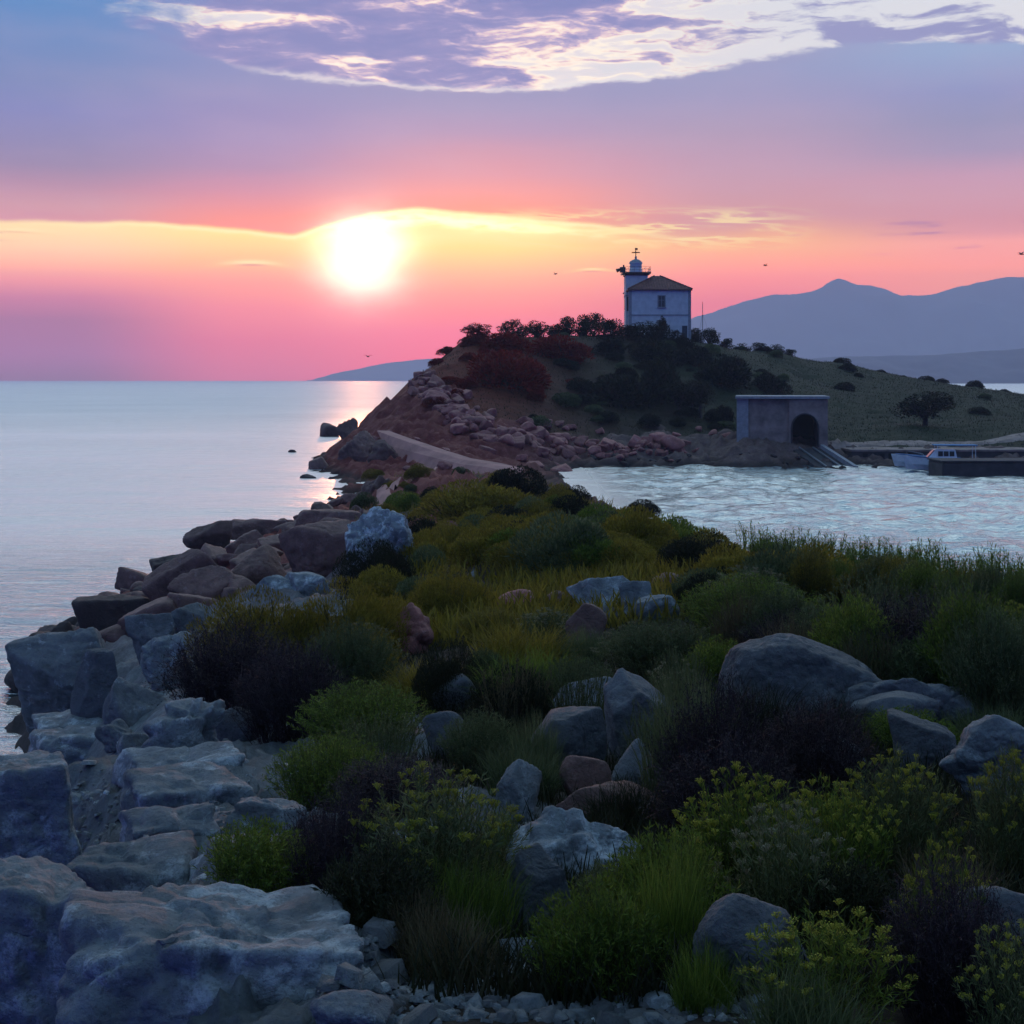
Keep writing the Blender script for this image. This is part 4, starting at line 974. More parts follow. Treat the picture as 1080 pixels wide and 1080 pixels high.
# the dark rocks awash and the bank along the open sea
rock('sea_rock', 'dark wet rock awash, outermost at the left', 25, 667, 52, 690, 'rock_wet', 'round', 0.9, 20, 4, 45, bury=.6)
rock('sea_rock', 'dark wet rock between the outermost rock and the long dark one', 51, 657, 76, 682, 'rock_wet', 'angular', 0.9, 21, 4, 46, bury=.6)
rock('sea_rock', 'narrow dark wet rock touching the long dark one', 68, 655, 82, 674, 'rock_wet', 'angular', 0.9, 22, 4, 47, bury=.6)
rock('sea_rock', 'long dark wet rock lying on the bank above the huge grey boulder', 76, 630, 160, 672, 'rock_wet', 'block', 0.6, 23, 5, 41, (0, -0.08, 0.2), bury=.5)
rock('rock', 'small dark stone lying against the long dark rock', 92, 648, 116, 668, 'rock_brown', 'angular', 0.8, 24, 4, 37)
rock('rock', 'dark upright stone at the left end of the brown bank', 138, 618, 160, 642, 'rock_wet', 'angular', 0.8, 25, 4, 46)
rock('rock_slab', 'dark red slab jutting left over the water', 155, 585, 206, 618, 'rock_wet', 'block', 0.5, 26, 5, 51, (0, -0.35, 0.2))
rock('rock_slab', 'long brown beam of rock running down the bank', 150, 580, 252, 650, 'rock_brown', 'block', 0.22, 13, 5, 48, (0.1, -0.72, 0.1))
rock('rock_slab', 'short dark slab under the long brown beam', 155, 615, 186, 652, 'rock_wet', 'block', 0.4, 28, 4, 43, (0, -0.6, 0.1))
rock('rock_slab', 'broad brown slab in the middle of the bank', 180, 596, 250, 648, 'rock_brown', 'angular', 0.6, 29, 5, 44, (0, -0.3, 0.2))
rock('boulder', 'smooth brown dome boulder beside the pale flat stones', 243, 576, 304, 627, 'rock_brown', 'round', 0.7, 30, 5, 43)
rock('rock', 'small brown stone left of the dome boulder', 234, 619, 258, 645, 'rock_brown', 'round', 0.8, 31, 4, 38)
rock('boulder', 'large flat topped boulder, upper left of the bank', 194, 548, 246, 582, 'rock_brown', 'angular', 0.6, 32, 5, 58, (0, -0.2, 0))
rock('rock_slab', 'long low slab along the top of the bank', 238, 547, 330, 572, 'rock_brown', 'block', 0.4, 33, 5, 60, (0, 0.05, 0.1))
rock('rock_slab', 'brown slab stepped below the top of the bank', 230, 558, 290, 592, 'rock_brown', 'angular', 0.5, 34, 5, 54)
rock('rock', 'knobbly stone between the stepped slab and the dome boulder', 243, 572, 276, 600, 'rock_brown', 'angular', 0.7, 35, 4, 48)
rock('boulder', 'big dark red-brown boulder under the white crest rock', 296, 548, 378, 612, 'rock_brown', 'angular', 0.6, 36, 5, 46, (0, 0.1, 0.2))
rock('rock_slab', 'low reddish ledge behind the big red-brown boulder', 310, 538, 385, 566, 'rock_brown', 'block', 0.4, 37, 5, 56, (0, 0, 0.1))
rock('crest_rock', 'tall white streaked rock standing on the crest of the spit', 363, 535, 450, 612, 'rock_white', 'angular', 0.7, 38, 6, 44, (0, -0.15, 0.3), (0.9, 0.10, (0.5, 0.2, 0.85)), bury=.5)
rock('rock', 'pale flat stone at the edge of the green bush', 258, 607, 318, 636, 'rock_pale', 'angular', 0.7, 39, 5, 36)
rock('rock', 'whitish flat stone right of the other pale flat one', 298, 604, 350, 628, 'rock_pale', 'angular', 0.7, 40, 5, 38)
rock('rock', 'pale grey stone under the brown slabs beside the bush', 174, 637, 226, 672, 'rock_grey', 'angular', 0.7, 41, 5, 33)
rock('rock', 'crumbly pinkish rock between the bushes in mid slope', 405, 636, 458, 694, 'rock_pink_flare', 'angular', 0.7, 42, 5, 24, (0, 0, 0), (2.6, 0.06, RX))
# sea rocks off the hill
rock('sea_rock', 'low reddish rock in the sea left of the hill', 337, 446, 358, 461, 'rock_brown', 'round', 0.8, 43, 4, 222, bury=.5)
rock('sea_rock', 'pointed reddish rock touching the foot of the hill', 355, 441, 378, 463, 'rock_brown', 'angular', 0.8, 44, 4, 210, bury=.5)
rock('sea_rock', 'small pointed rock in the water below the hill cliff', 325, 482, 354, 496, 'rock_brown', 'wedge', 0.6, 45, 4, 140, bury=.6)
rock('sea_rock', 'tiny flat rock awash beyond the pointed one', 303, 474, 313, 479, 'rock_wet', 'round', 0.8, 46, 3, 172, bury=.6)
rock('sea_rock', 'thin flat rock awash nearest the neck', 316, 500, 334, 505, 'rock_wet', 'round', 0.8, 47, 3, 128, bury=.6)
rock('cliff_rock', 'dark red cliff mass at the seaward foot of the hill', 354, 452, 420, 505, 'rock_brown', 'angular', 0.8, 48, 5, 137, (0, 0.15, 0.3), (0.5, 0.3, (0.5, 0.1, 0.86)), bury=.4)
rock('cliff_rock', 'stepped red-brown rocks where the neck meets the sea', 366, 500, 412, 545, 'rock_brown', 'angular', 0.8, 49, 5, 98, (0, 0.1, 0), (0.9, 0.22, (0.2, 0.1, 0.97)), bury=.4)
rock('cliff_rock', 'jagged brown rock under the head of the causeway', 385, 462, 432, 500, 'rock_brown', 'angular', 0.6, 50, 5, 131, (0, -0.3, 0), (0.7, 0.2, (0.3, 0.1, 0.95)), bury=.4)
# rocks among the plants
rock('boulder', 'rounded pale boulder in the meadow with a flat little stone', 521, 622, 568, 652, 'rock_pink_flare', 'round', 0.7, 51, 5)
rock('rock', 'dark round stone touching the light rock cluster', 566, 622, 606, 650, 'rock_brown', 'round', 0.8, 52, 5)
rock('rock', 'tiny flat stone in front of the meadow boulder', 506, 645, 526, 656, 'rock_pink_flare', 'round', 0.8, 53, 4)
rock('rock', 'low flat stone at the top of the grass patch', 490, 652, 524, 668, 'rock_pale', 'round', 0.8, 54, 4)
rock('boulder', 'broad light boulder on the left of the light rock cluster', 598, 607, 668, 656, 'rock_pale', 'angular', 0.7, 55, 5, None, (0, 0, 0.4))
rock('boulder', 'cracked light boulder at the top of the rock cluster', 652, 612, 690, 660, 'rock_pale', 'angular', 0.7, 56, 5)
rock('boulder', 'light boulder at the right end of the rock cluster', 668, 626, 716, 662, 'rock_pale', 'angular', 0.7, 57, 5)
rock('rock', 'brown stone standing below the broad light boulder', 596, 636, 640, 692, 'rock_brown', 'round', 0.7, 58, 5)
rock('rock', 'glossy grey pebble-shaped stone below the cracked boulder', 622, 640, 655, 664, 'rock_grey', 'round', 0.7, 59, 5, 20.5)
rock('rock', 'dark stone peering over the light rock cluster', 686, 604, 724, 624, 'rock_brown', 'round', 0.8, 60, 4)
rock('boulder', 'grey rounded stone, upper of two beside the grass patch', 455, 710, 505, 752, 'rock_grey', 'round', 0.8, 61, 5)
rock('boulder', 'grey rounded stone, lower of two beside the grass patch', 446, 748, 500, 800, 'rock_grey', 'round', 0.8, 62, 5)
rock('boulder', 'smooth purple-grey boulder showing above the tall grass', 580, 714, 648, 758, 'rock_grey', 'round', 0.7, 63, 5)
rock('boulder', 'sharp faceted boulder with a lit upper edge in the middle', 552, 748, 640, 820, 'rock_grey', 'angular', 0.7, 64, 5, 10.2, (0.2, -0.5, 0.2))
rock('boulder', 'steep leaning boulder right of the sharp faceted one', 636, 708, 722, 800, 'rock_grey', 'wedge', 0.7, 65, 5, 11, (0.2, -0.55, 0.2))
rock('rock', 'egg shaped upright stone below the leaning boulder', 640, 780, 692, 838, 'rock_grey', 'round', 0.7, 66, 5, 9.2, (0, -0.4, 0))
rock('rock_slab', 'low dark slab under the egg shaped stone', 585, 826, 700, 872, 'rock_brown', 'angular', 0.6, 67, 5, 8.4, (0, -0.05, 0.2))
rock('rock', 'dark stone in the gap left of the egg shaped stone', 590, 796, 645, 850, 'rock_brown', 'round', 0.7, 68, 5, 9.4)
rock('boulder', 'boulder with a bright white crusted top in the lower middle', 528, 848, 686, 935, 'rock_white', 'angular', 0.65, 69, 6, 6.7, (0.1, 0.05, 0.2), (3.0, 0.045, RX), bury=.3)
rock('boulder', 'bluish wedge of rock under the white crusted boulder', 528, 895, 620, 995, 'rock_grey', 'wedge', 0.7, 70, 6, 6.1, (0.1, 0.1, 0.4), bury=.2)
rock('rock', 'whitish rock half hidden in the flowering plants', 518, 800, 572, 868, 'rock_pale', 'angular', 0.7, 71, 5, 7.6)
rock('boulder', 'long whale-backed boulder on the right', 746, 674, 950, 772, 'rock_grey', 'whale', 0.55, 72, 6, None, (0, 0, 0.1), None, None, .4)
rock('rock_slab', 'low stony tail of the whale-backed boulder', 880, 706, 1050, 770, 'rock_grey', 'angular', 0.5, 73, 6, 11.0, (0, 0.15, 0), (2.0, 0.05, RX))
rock('boulder', 'rounded blue-grey boulder on the right before the stony tail', 902, 730, 990, 782, 'rock_grey', 'round', 0.7, 74, 5, 9.8)
rock('boulder', 'pale angular boulder at the right edge above the flowers', 985, 752, 1095, 850, 'rock_pale', 'angular', 0.6, 75, 6, 8.2, (0, 0.1, 0.4), (1.5, 0.05, RX))
rock('rock', 'pale rock left of the angular one at the right edge', 935, 750, 1005, 815, 'rock_grey', 'angular', 0.7, 76, 5, 8.8)
rock('rock', 'pale rock cracked into plates behind the yellow flowers', 832, 768, 915, 830, 'rock_pale', 'angular', 0.6, 77, 5, 8.2, (0, 0, 0), (2.2, 0.05, RX))
rock('boulder', 'smooth round blue-grey boulder at the bottom right', 728, 943, 840, 1058, 'rock_grey', 'round', 0.8, 88, 6, 4.7, (0, 0.3, 0.2), bury=.12)
rock('rock', 'small bluish rock tucked right of the round boulder', 800, 970, 856, 1042, 'rock_grey', 'angular', 0.8, 79, 5, 4.9)
rock('boulder', 'dark rock in deep shade behind the bottom right flowers', 965, 930, 1110, 1030, 'rock_grey', 'round', 0.6, 80, 5, 4.9, (0, 0.15, 0))
rock('rock', 'rounded ribbed stone at the bottom edge', 322, 1042, 415, 1100, 'rock_pale', 'round', 0.8, 81, 5, 3.9, (0, 0, 0), (5, 0.02, RX))
rock('rock', 'small white stone on the gravel at the bottom', 526, 992, 572, 1022, 'rock_pale', 'angular', 0.8, 82, 5, 5.0)
# loose rocks shared by a look: proto copies
protos = {}
def proto_rock(mat, k):
    if (mat, k) not in protos:
        v, f = rock_shape(200 + k, (1, 0.9, 0.8), ('angular', 'round', 'block')[k % 3], 4)
        protos[(mat, k)] = mesh_from('loose_rock', v, f, M[mat], True)
    return protos[(mat, k)]
rg = random.Random(7)
def loose(name, label, cat, group, x, y, s, mat, zoff=0.15):
    o = link(name, proto_rock(mat, rg.randrange(8)), None, (x, y, zat(x, y) + s * zoff), (rg.uniform(-.4, .4), rg.uniform(-.4, .4), rg.uniform(0, 6.28)))
    q = s * rg.uniform(0.85, 1.15); o.scale = (q * rg.uniform(.9, 1.35), q, q * rg.uniform(.7, 1.05)); tag(o, label, cat, group)
line = [(438, 408), (462, 428), (492, 447), (530, 464), (575, 474), (625, 480), (680, 482), (735, 477)]
for k in range(285):
    a = rg.random() * (len(line) - 1.001); i = int(a); a -= i
    px = line[i][0] + (line[i + 1][0] - line[i][0]) * a + rg.uniform(-5, 5); py = line[i][1] + (line[i + 1][1] - line[i][1]) * a + rg.gauss(0, 9 if px < 620 else 4)
    x, y, z = hit(px, py)
    if y < 120 or y > 190: continue
    loose('boulder', 'flare-tinted pinkish boulder of the rubble bank at the foot of the lighthouse hill', 'rock', 'rubble boulders along the foot of the hill', x, y, rg.uniform(0.8, 1.9) if px < 640 else rg.uniform(.6, 1.2), 'rock_pink_flare')
for (px, py, s) in ((672, 479, 2.0), (684, 478, 1.5), (694, 478, 2.2), (709, 481, 2.2)):
    x, y, z = hit(px, py); loose('rock_block', 'pale upright block in the short row by the cove water', 'rock', 'pale blocks in a row by the cove', x, y, s, 'rock_pink_flare', .35)
for (px, py, s) in ((590, 450, 1.2), (597, 455, .9), (603, 453, 1.0), (633, 458, .9), (738, 455, .9), (752, 460, 1.1), (766, 464, 1.2)):
    x, y, z = hit(px, py); loose('rock', 'pale loose stone on the brown slope above the cove', 'rock', 'pale stones on the slope above the cove', x, y, s, 'rock_pink_flare', .2)
for (px, py, s) in ((415, 488, 1.0), (422, 492, .7), (432, 497, .9), (446, 501, 1.1), (458, 503, .7), (470, 505, 1.0), (484, 507, .8), (403, 478, 1.1), (396, 470, 1.3), (388, 474, 1.0), (410, 466, .9), (440, 474, .6), (470, 484, .7)):
    x, y, z = hit(px, py); loose('rock', 'flare-tinted reddish stone lying along the foot of the pale causeway', 'rock', 'stones along the foot of the causeway', x, y, s, 'rock_pink_flare', .2)
for k in range(130):
    px = rg.uniform(20, 400); t_ = px / 400
    py = 700 - 165 * t_ + rg.uniform(-14, 40)
    x, y, z = hit(px, py)
    if y < 22 or y > 110: continue
    loose('rock', 'brown stone wedged among the slabs of the seaward bank', 'rock', 'loose stones of the seaward bank', x, y, rg.uniform(0.5, 1.3), 'rock_brown' if px > 110 else 'rock_wet', .2)
for k in range(45):
    px = rg.uniform(600, 900); x = (px - 540) * 147.6 / F; y = 147.6 + rg.uniform(-.8, .6)
    loose('rock', 'dark wet stone along the cove waterline', 'rock', 'dark stones along the cove waterline', x, y, rg.uniform(.35, .8), 'rock_wet', .1)
# stone chips and pebbles on the near pavement
def chips():
    rs = np.random.RandomState(5); vs = []; fs = []; base = np.array([[-.5, -.5, 0], [.5, -.4, 0], [.6, .5, 0], [-.4, .6, 0], [-.4, -.35, 1], [.4, -.3, 1], [.42, .36, .9], [-.3, .42, .95]])
    q = np.array([[4, 5, 6, 7], [0, 1, 5, 4], [1, 2, 6, 5], [2, 3, 7, 6], [3, 0, 4, 7]])
    pts = []
    for k in range(3200):
        if k % 2: px, py = rs.uniform(60, 330), rs.uniform(820, 960)
        else: px, py = rs.uniform(330, 800), rs.uniform(1000, 1085)
        pts.append(hit(px, py)[:2])
    pts = np.array(pts); zz, m = height(pts[:, 0], pts[:, 1])
    for (x, y), z in zip(pts, zz):
        s = rs.lognormal(-3.9, 0.55); a = rs.uniform(0, 6.28); c, sn = math.cos(a), math.sin(a)
        b = base * np.array([s * rs.uniform(.8, 1.8), s, s * rs.uniform(.25, .7)])
        tl = rs.normal(0, .25, 2)
        b = np.stack([b[:, 0] * c - b[:, 1] * sn + x, b[:, 0] * sn + b[:, 1] * c + y, b[:, 2] + b[:, 0] * tl[0] + b[:, 1] * tl[1] + z - s * .08], 1)
        fs.append(q + 8 * len(vs)); vs.append(b)
    o = link('stone_chips', mesh_from('stone_chips', np.concatenate(vs), np.concatenate(fs).astype(np.int32), [M['rock_grey'], M['rock_pale'], M['rock_white']], False, np.repeat(rs.choice(3, len(vs), p=(.45, .45, .10)), 5)))
    tag(o, 'flaky grey stone chips on the rock pavement', 'stone chips', None, 'stuff')
chips()
# ------------------------------------------------------------------ plants
def unit(a): return a / (np.linalg.norm(a, axis=1)[:, None] + 1e-9)
def strips(P0, P1, P2, w0, w1, nseg, rs):
    """curved tapering blades through three points, each one island"""
    N = len(P0); t = np.linspace(0, 1, nseg + 1)[None, :, None]
    C = (1 - t) ** 2 * P0[:, None] + 2 * t * (1 - t) * P1[:, None] + t * t * P2[:, None]
    a = rs.uniform(0, 2 * np.pi, N); s = np.stack([np.cos(a), np.sin(a), rs.normal(0, .2, N)], 1)[:, None]
    w = (np.asarray(w0).reshape(-1, 1, 1) * (1 - t) + np.asarray(w1).reshape(-1, 1, 1) * t) * 0.5
    V = np.stack([C - s * w, C + s * w], 2).reshape(N, -1, 3)
    k = np.arange(nseg) * 2; q = np.stack([k, k + 1, k + 3, k + 2], 1)
    Fq = q[None] + (np.arange(N) * (nseg + 1) * 2)[:, None, None]
    return V.reshape(-1, 3), Fq.reshape(-1, 4)
def leaves(A_, D, L, Wd, rs, flat=0.0):
    """diamond leaves from A_ along unit D"""
    N = len(A_); r = rs.normal(0, 1, (N, 3)); r[:, 2] *= (1 - flat); s = unit(np.cross(D, r))
    L = np.asarray(L).reshape(-1, 1); Wd = np.asarray(Wd).reshape(-1, 1)
    m = A_ + D * L * 0.45; V = np.stack([A_, m + s * Wd * .5, A_ + D * L, m - s * Wd * .5], 1)
    Fq = np.arange(N * 4).reshape(N, 4)
    return V.reshape(-1, 3), Fq
def cat(*parts):
    vs, fs, n = [], [], 0
    for v, f in parts: vs.append(v); fs.append(f + n); n += len(v)
    return np.concatenate(vs), np.concatenate(fs)
def stems_of(n, rs, r0=0.3, r1=0.5, top=(0.7, 1.0), lean=0.0, dome=0.35):
    a = rs.uniform(0, 2 * np.pi, n); q = np.sqrt(rs.uniform(0, 1, n))
    b = np.stack([np.cos(a) * q * r0, np.sin(a) * q * r0, np.full(n, -0.06)], 1)
    a2 = a + rs.normal(0, .5, n); q2 = np.clip(q * 1.0 + rs.normal(0, .12, n), 0, 1.1)
    h = (1 - dome * q2 ** 2) * rs.uniform(top[0], top[1], n)
    t = np.stack([np.cos(a2) * q2 * r1 + lean * h, np.sin(a2) * q2 * r1, h], 1)
    m = (b + t) / 2 + np.stack([rs.normal(0, .05, n), rs.normal(0, .05, n), rs.uniform(0.02, 0.14, n)], 1) - (t - b) * np.array([.22, .22, 0])
    return b, m, t
def bez(b, m, t, u):
    u = u[:, None]; return (1 - u) ** 2 * b + 2 * u * (1 - u) * m + u * u * t
def dbez(b, m, t, u):
    u = u[:, None]; return unit(2 * (1 - u) * (m - b) + 2 * u * (t - m))
def g_herb(seed, n=420, per=26, ll=0.055, lw=0.011, heads=0.0, hr=0.035, lo=0.25):
    rs = np.random.RandomState(seed); b, m, t = stems_of(n, rs)
    S_ = strips(b, m, t, np.full(n, .007), np.full(n, .003), 4, rs)
    i = np.repeat(np.arange(n), per); u = lo + (1 - lo) * rs.uniform(0, 1, n * per) ** 0.75
    p = bez(b[i], m[i], t[i], u); d = dbez(b[i], m[i], t[i], u); o = rs.normal(0, 1, (len(u), 3))
    d = unit(d * 0.9 + unit(o) * 0.75)
    Lf = leaves(p, d, ll * rs.uniform(.6, 1.3, len(u)), lw * rs.uniform(.7, 1.3, len(u)), rs)
    H = None
    if heads:
        k = np.where(rs.uniform(0, 1, n) < heads)[0]; per2 = 26; j = np.repeat(k, per2)
        ang = rs.uniform(0, 6.28, len(j)); rad = hr * np.sqrt(rs.uniform(0, 1, len(j))); sc = np.repeat(rs.uniform(.6, 1.25, len(k)), per2)
        c = t[j] + np.stack([np.cos(ang) * rad * sc, np.sin(ang) * rad * sc, 0.02 - rad * rad * 9 + rs.uniform(0, .006, len(j))], 1)
        e = unit(np.stack([np.cos(ang), np.sin(ang), rs.normal(.15, .3, len(j))], 1))
        H1 = leaves(c, e, hr * .34 * np.ones(len(j)), hr * .30 * np.ones(len(j)), rs, .5)
        H2 = strips(t[j] - np.array([0, 0, .02]), (t[j] + c) / 2, c, np.full(len(j), .003), np.full(len(j), .002), 1, rs)
        H = cat(H1, H2)
    return Lf, S_, H
def g_twig(seed, n=520):
    rs = np.random.RandomState(seed); b, m, t = stems_of(n, rs, .3, .5, (.6, 1.0), 0, .45)
    S_ = [strips(b, m, t, np.full(n, .007), np.full(n, .003), 4, rs)]
    per = 9; i = np.repeat(np.arange(n), per); u = rs.uniform(.3, 1, len(i)); p = bez(b[i], m[i], t[i], u)
    d = unit(dbez(b[i], m[i], t[i], u) * .8 + unit(rs.normal(0, 1, (len(i), 3))) * .8); l = rs.uniform(.06, .16, len(i))
    e = p + d * l[:, None]; mid = (p + e) / 2 + rs.normal(0, .012, (len(i), 3))
    S_.append(strips(p, mid, e, np.full(len(i), .004), np.full(len(i), .0018), 2, rs))
    j = np.repeat(np.arange(len(i)), 4); pp = p[j] + (e - p)[j] * rs.uniform(.2, 1.05, (len(j), 1))
    Lf = leaves(pp, unit(d[j] + unit(rs.normal(0, 1, (len(j), 3))) * .9), rs.uniform(.012, .03, len(j)), rs.uniform(.004, .008, len(j)), rs)
    return Lf, cat(*S_), None
def g_grass(seed, n=900, bend=.25, top=(.45, 1.0)):
    rs = np.random.RandomState(seed); b, m, t = stems_of(n, rs, .36, .52, top, 0, .25)
    t = t + np.stack([rs.normal(0, bend * .4, n), rs.normal(0, bend * .4, n), -rs.uniform(0, bend * .3, n)], 1)
    return strips(b, m + np.array([0, 0, .1]), t, rs.uniform(.008, .016, n), np.full(n, .002), 5, rs), None, None
def g_spike(seed, n=130):
    """straight grey-green stalks with narrow seed spikes"""
    rs = np.random.RandomState(seed); b, m, t = stems_of(n, rs, .32, .46, (.6, 1.0), 0, .2)
    S_ = strips(b, m, t, np.full(n, .009), np.full(n, .004), 4, rs)
    per = 34; i = np.repeat(np.arange(n), per); u = rs.uniform(.45, 1.02, len(i)); d = unit(dbez(b[i], m[i], t[i], u) + unit(rs.normal(0, 1, (len(i), 3))) * .55)
    Lf = leaves(bez(b[i], m[i], t[i], u), d, rs.uniform(.02, .045, len(i)), rs.uniform(.006, .012, len(i)), rs)
    g = g_grass(seed + 1, 380, .3, (.3, .7))[0]
    return cat(Lf, g), S_, None
def g_reed(seed, n=70):
    """tall leafy shoots with broad curling leaves"""
    rs = np.random.RandomState(seed); b, m, t = stems_of(n, rs, .36, .5, (.55, 1.0), 0, .1)
    S_ = strips(b, m, t, np.full(n, .012), np.full(n, .006), 4, rs)
    per = 15; i = np.repeat(np.arange(n), per); u = rs.uniform(.25, 1.0, len(i)); p = bez(b[i], m[i], t[i], u)
    a = rs.uniform(0, 6.28, len(i)); out = np.stack([np.cos(a), np.sin(a), rs.uniform(.4, 1.2, len(i))], 1); out = unit(out); l = rs.uniform(.09, .19, len(i)) * (1.15 - .4 * u)
    e = p + out * l[:, None] + np.stack([np.cos(a) * .03, np.sin(a) * .03, -rs.uniform(.0, .07, len(i))], 1)
    Lf = strips(p, p + out * l[:, None] * .6 + np.array([0, 0, .03]), e, rs.uniform(.016, .028, len(i)), np.full(len(i), .004), 3, rs)
    return Lf, S_, None
def g_cushion(seed, n=9000, ll=.045, lw=.014, lumps=9, up=.5):
    """dense rounded shrub: leaves on a lumpy dome, some shoots standing out"""
    rs = np.random.RandomState(seed); c = [(0, 0, .0, .40)]
    for k in range(lumps):
        a = rs.uniform(0, 6.28); q = rs.uniform(.12, .34); c.append((math.cos(a) * q, math.sin(a) * q, rs.uniform(-.02, .2), rs.uniform(.15, .26)))
    c = np.array(c); wgt = c[:, 3] ** 2; i = rs.choice(len(c), n, p=wgt / wgt.sum())
    d = unit(rs.normal(0, 1, (n, 3))); d[:, 2] = np.where(d[:, 2] < -.15, -d[:, 2], d[:, 2])
    rr = c[i, 3] * (1 - .35 * rs.uniform(0, 1, n) ** 2.2)
    p = c[i, :3] + d * rr[:, None] * np.array([1, 1, 1.35])
    dead = fbm(p * 7, 3, seed) < -.55
    p = p[~dead]; d = d[~dead]; n = len(p)
    e = unit(d * .6 + np.array([0, 0, up]) + unit(rs.normal(0, 1, (n, 3))) * .55)
    V, Fq = leaves(p, e, ll * rs.uniform(.6, 1.5, n), lw * rs.uniform(.7, 1.4, n), rs)
    zmax = V[:, 2].max(); V = V / np.array([V[:, 0].ptp() if hasattr(V[:, 0], 'ptp') else np.ptp(V[:, 0]), np.ptp(V[:, 1]), zmax])
    k = 60; b, m, t = stems_of(k, rs, .2, .42, (.5, .85)); S_ = strips(b, m, t, np.full(k, .02), np.full(k, .006), 3, rs)
    return (V, Fq), S_, None
GEN = {'herb': [g_herb(1), g_herb(2)], 'herb_fine': [g_herb(3, 620, 30, .04, .007), g_herb(4, 620, 30, .04, .007)],
       'umbel': [g_herb(5, 260, 26, .06, .009, .42, .028, .15), g_herb(6, 260, 26, .06, .009, .36, .031, .15)],
       'umbel_big': [g_herb(7, 110, 26, .075, .010, .6, .036, .1), g_herb(8, 110, 26, .075, .010, .55, .034, .1)],
       'twig': [g_twig(11), g_twig(12)], 'grass': [g_grass(13), g_grass(14)], 'spike': [g_spike(15), g_spike(17)], 'reed': [g_reed(19), g_reed(20)],
       'cushion': [g_cushion(21), g_cushion(22), g_cushion(23)], 'dome': [g_cushion(24, 26000, .026, .006, 14, .8), g_cushion(25, 26000, .026, .006, 14, .8)],
       'scrub': [g_cushion(26, 5200, .06, .022, 8, .3), g_cushion(27, 5200, .06, .022, 8, .3), g_cushion(28, 5200, .06, .022, 11, .3)]}
_pm = {}
def plant_mesh(kind, v, part, mat):
    k = (kind, v, part, mat)
    if k not in _pm:
        g = GEN[kind][v][part]
        _pm[k] = None if g is None else mesh_from(('foliage', 'stem', 'flower_head')[part], g[0], np.asarray(g[1], np.int32), M[mat])
    return _pm[k]
rp = random.Random(11)
def put_plant(name, label, cat_, group, kind, mats, x, y, z, w, d, h, single=False, rz=None):
    v = rp.randrange(len(GEN[kind])); rz = rp.uniform(0, 6.28) if rz is None else rz
    if single:
        o = link(name, plant_mesh(kind, v, 0, mats[0]), None, (x, y, z), (0, 0, rz)); o.scale = (w, d, h); return tag(o, label, cat_, group)
    t = thing(name, label, cat_, (x, y, z), rz, group); t.scale = (w, d, h); t.rotation_euler = (rp.gauss(0, .07), rp.gauss(0, .07), rz)
    for part, nm in enumerate(('foliage', 'stem', 'flower_head')):
        if part < len(mats) and mats[part]:
            me = plant_mesh(kind, v, part, mats[part])
            if me: link({'stem': 'stems', 'flower_head': 'flower_heads'}.get(nm, nm), me, t)
    return t
def plant(name, label, kind, mats, px0, py0, px1, py1, Y=None, depth=.9, cat_='shrub', group=None, single=False):
    c = (px0 + px1) / 2
    if Y is None or (py1 < 1075 and group is None): Y = hit(c, min(py1, 1075))[1]
    w = 1.12 * (px1 - px0) * Y / F; d = min(depth * w, 3.0 if Y < 40 else 99); Yc = Y + d * .35; X = (c - 540) * Yc / F
    zg = zat(X, Yc); zt = CAMZ - (py0 - HORIZON) * Yc / F
    h = 1.06 * max(zt - zg, .25)
    return put_plant(name, label, cat_, group, kind, mats, X, Yc, zg - .03, w, d, h, single)
G = ('leaf_green', 'stem'); YG = ('leaf_yellow', 'stem'); GG = ('leaf_grey', 'stem'); DK = ('leaf_dark', 'bark'); PU = ('twig_purple', 'twig_purple')
UM = ('leaf_green', 'stem', 'flower'); UG = ('leaf_grey', 'stem', 'flower'); UP = ('leaf_grey', 'stem', 'flower_pale'); DR = ('dry', 'dry')
# the big bush beside the seaward bank and the plants below it
plant('shrub', 'large yellow-green bush in front of the seaward bank', 'dome', YG, 196, 618, 355, 735, 22.5)
plant('shrub', 'yellow-green top of bush right behind the dark purple one', 'dome', YG, 290, 608, 430, 712, 22)
plant('shrub', 'dark purple twiggy bush beside the twisted boulder', 'twig', PU, 172, 650, 320, 772, 19)
plant('shrub', 'dull purple twiggy bush under the large yellow-green one', 'twig', PU, 252, 668, 372, 792, 17.5)
plant('shrub', 'grey-green bush between the purple bush and the bright green one', 'herb_fine', GG, 318, 650, 418, 752, 18.5)
plant('flowering_plant', 'small bush of pale yellow flower heads right of the large yellow-green bush', 'umbel', ('leaf_yellow', 'stem', 'flower_pale'), 345, 655, 425, 740, 18, .8, 'flowering plant')
plant('shrub', 'bright green feathery bush in the centre left', 'herb_fine', G, 312, 716, 452, 800, 13.5)
plant('shrub', 'dark bush behind the two rounded stones', 'dome', DK, 428, 672, 520, 752, 18.5)
plant('shrub', 'green feathery clump left of the centre above the purple mat', 'herb_fine', G, 282, 768, 408, 868, 10.8)
plant('shrub', 'low dark purple mat of twigs in the centre left', 'twig', PU, 350, 790, 480, 880, 9.9)
plant('shrub', 'dark purple twiggy shrub under the low purple mat', 'twig', PU, 282, 836, 402, 950, 8.2)
plant('grass_tuft', 'tuft of thin grey-green stalks below the bright green bush', 'spike', GG, 345, 745, 450, 822, 11.8, .6, 'grass')
plant('shrub', 'leafy green shrub on the edge of the rock pavement', 'herb', G, 203, 858, 335, 985, 7.0)
plant('shrub', 'purple-grey twiggy shrub between the two lower green shrubs', 'twig', PU, 300, 828, 425, 985, 6.9)
plant('flowering_plant', 'tall green bush with yellow-green flower heads in the lower middle', 'umbel', UG, 372, 806, 545, 990, 6.5, .8, 'flowering plant')
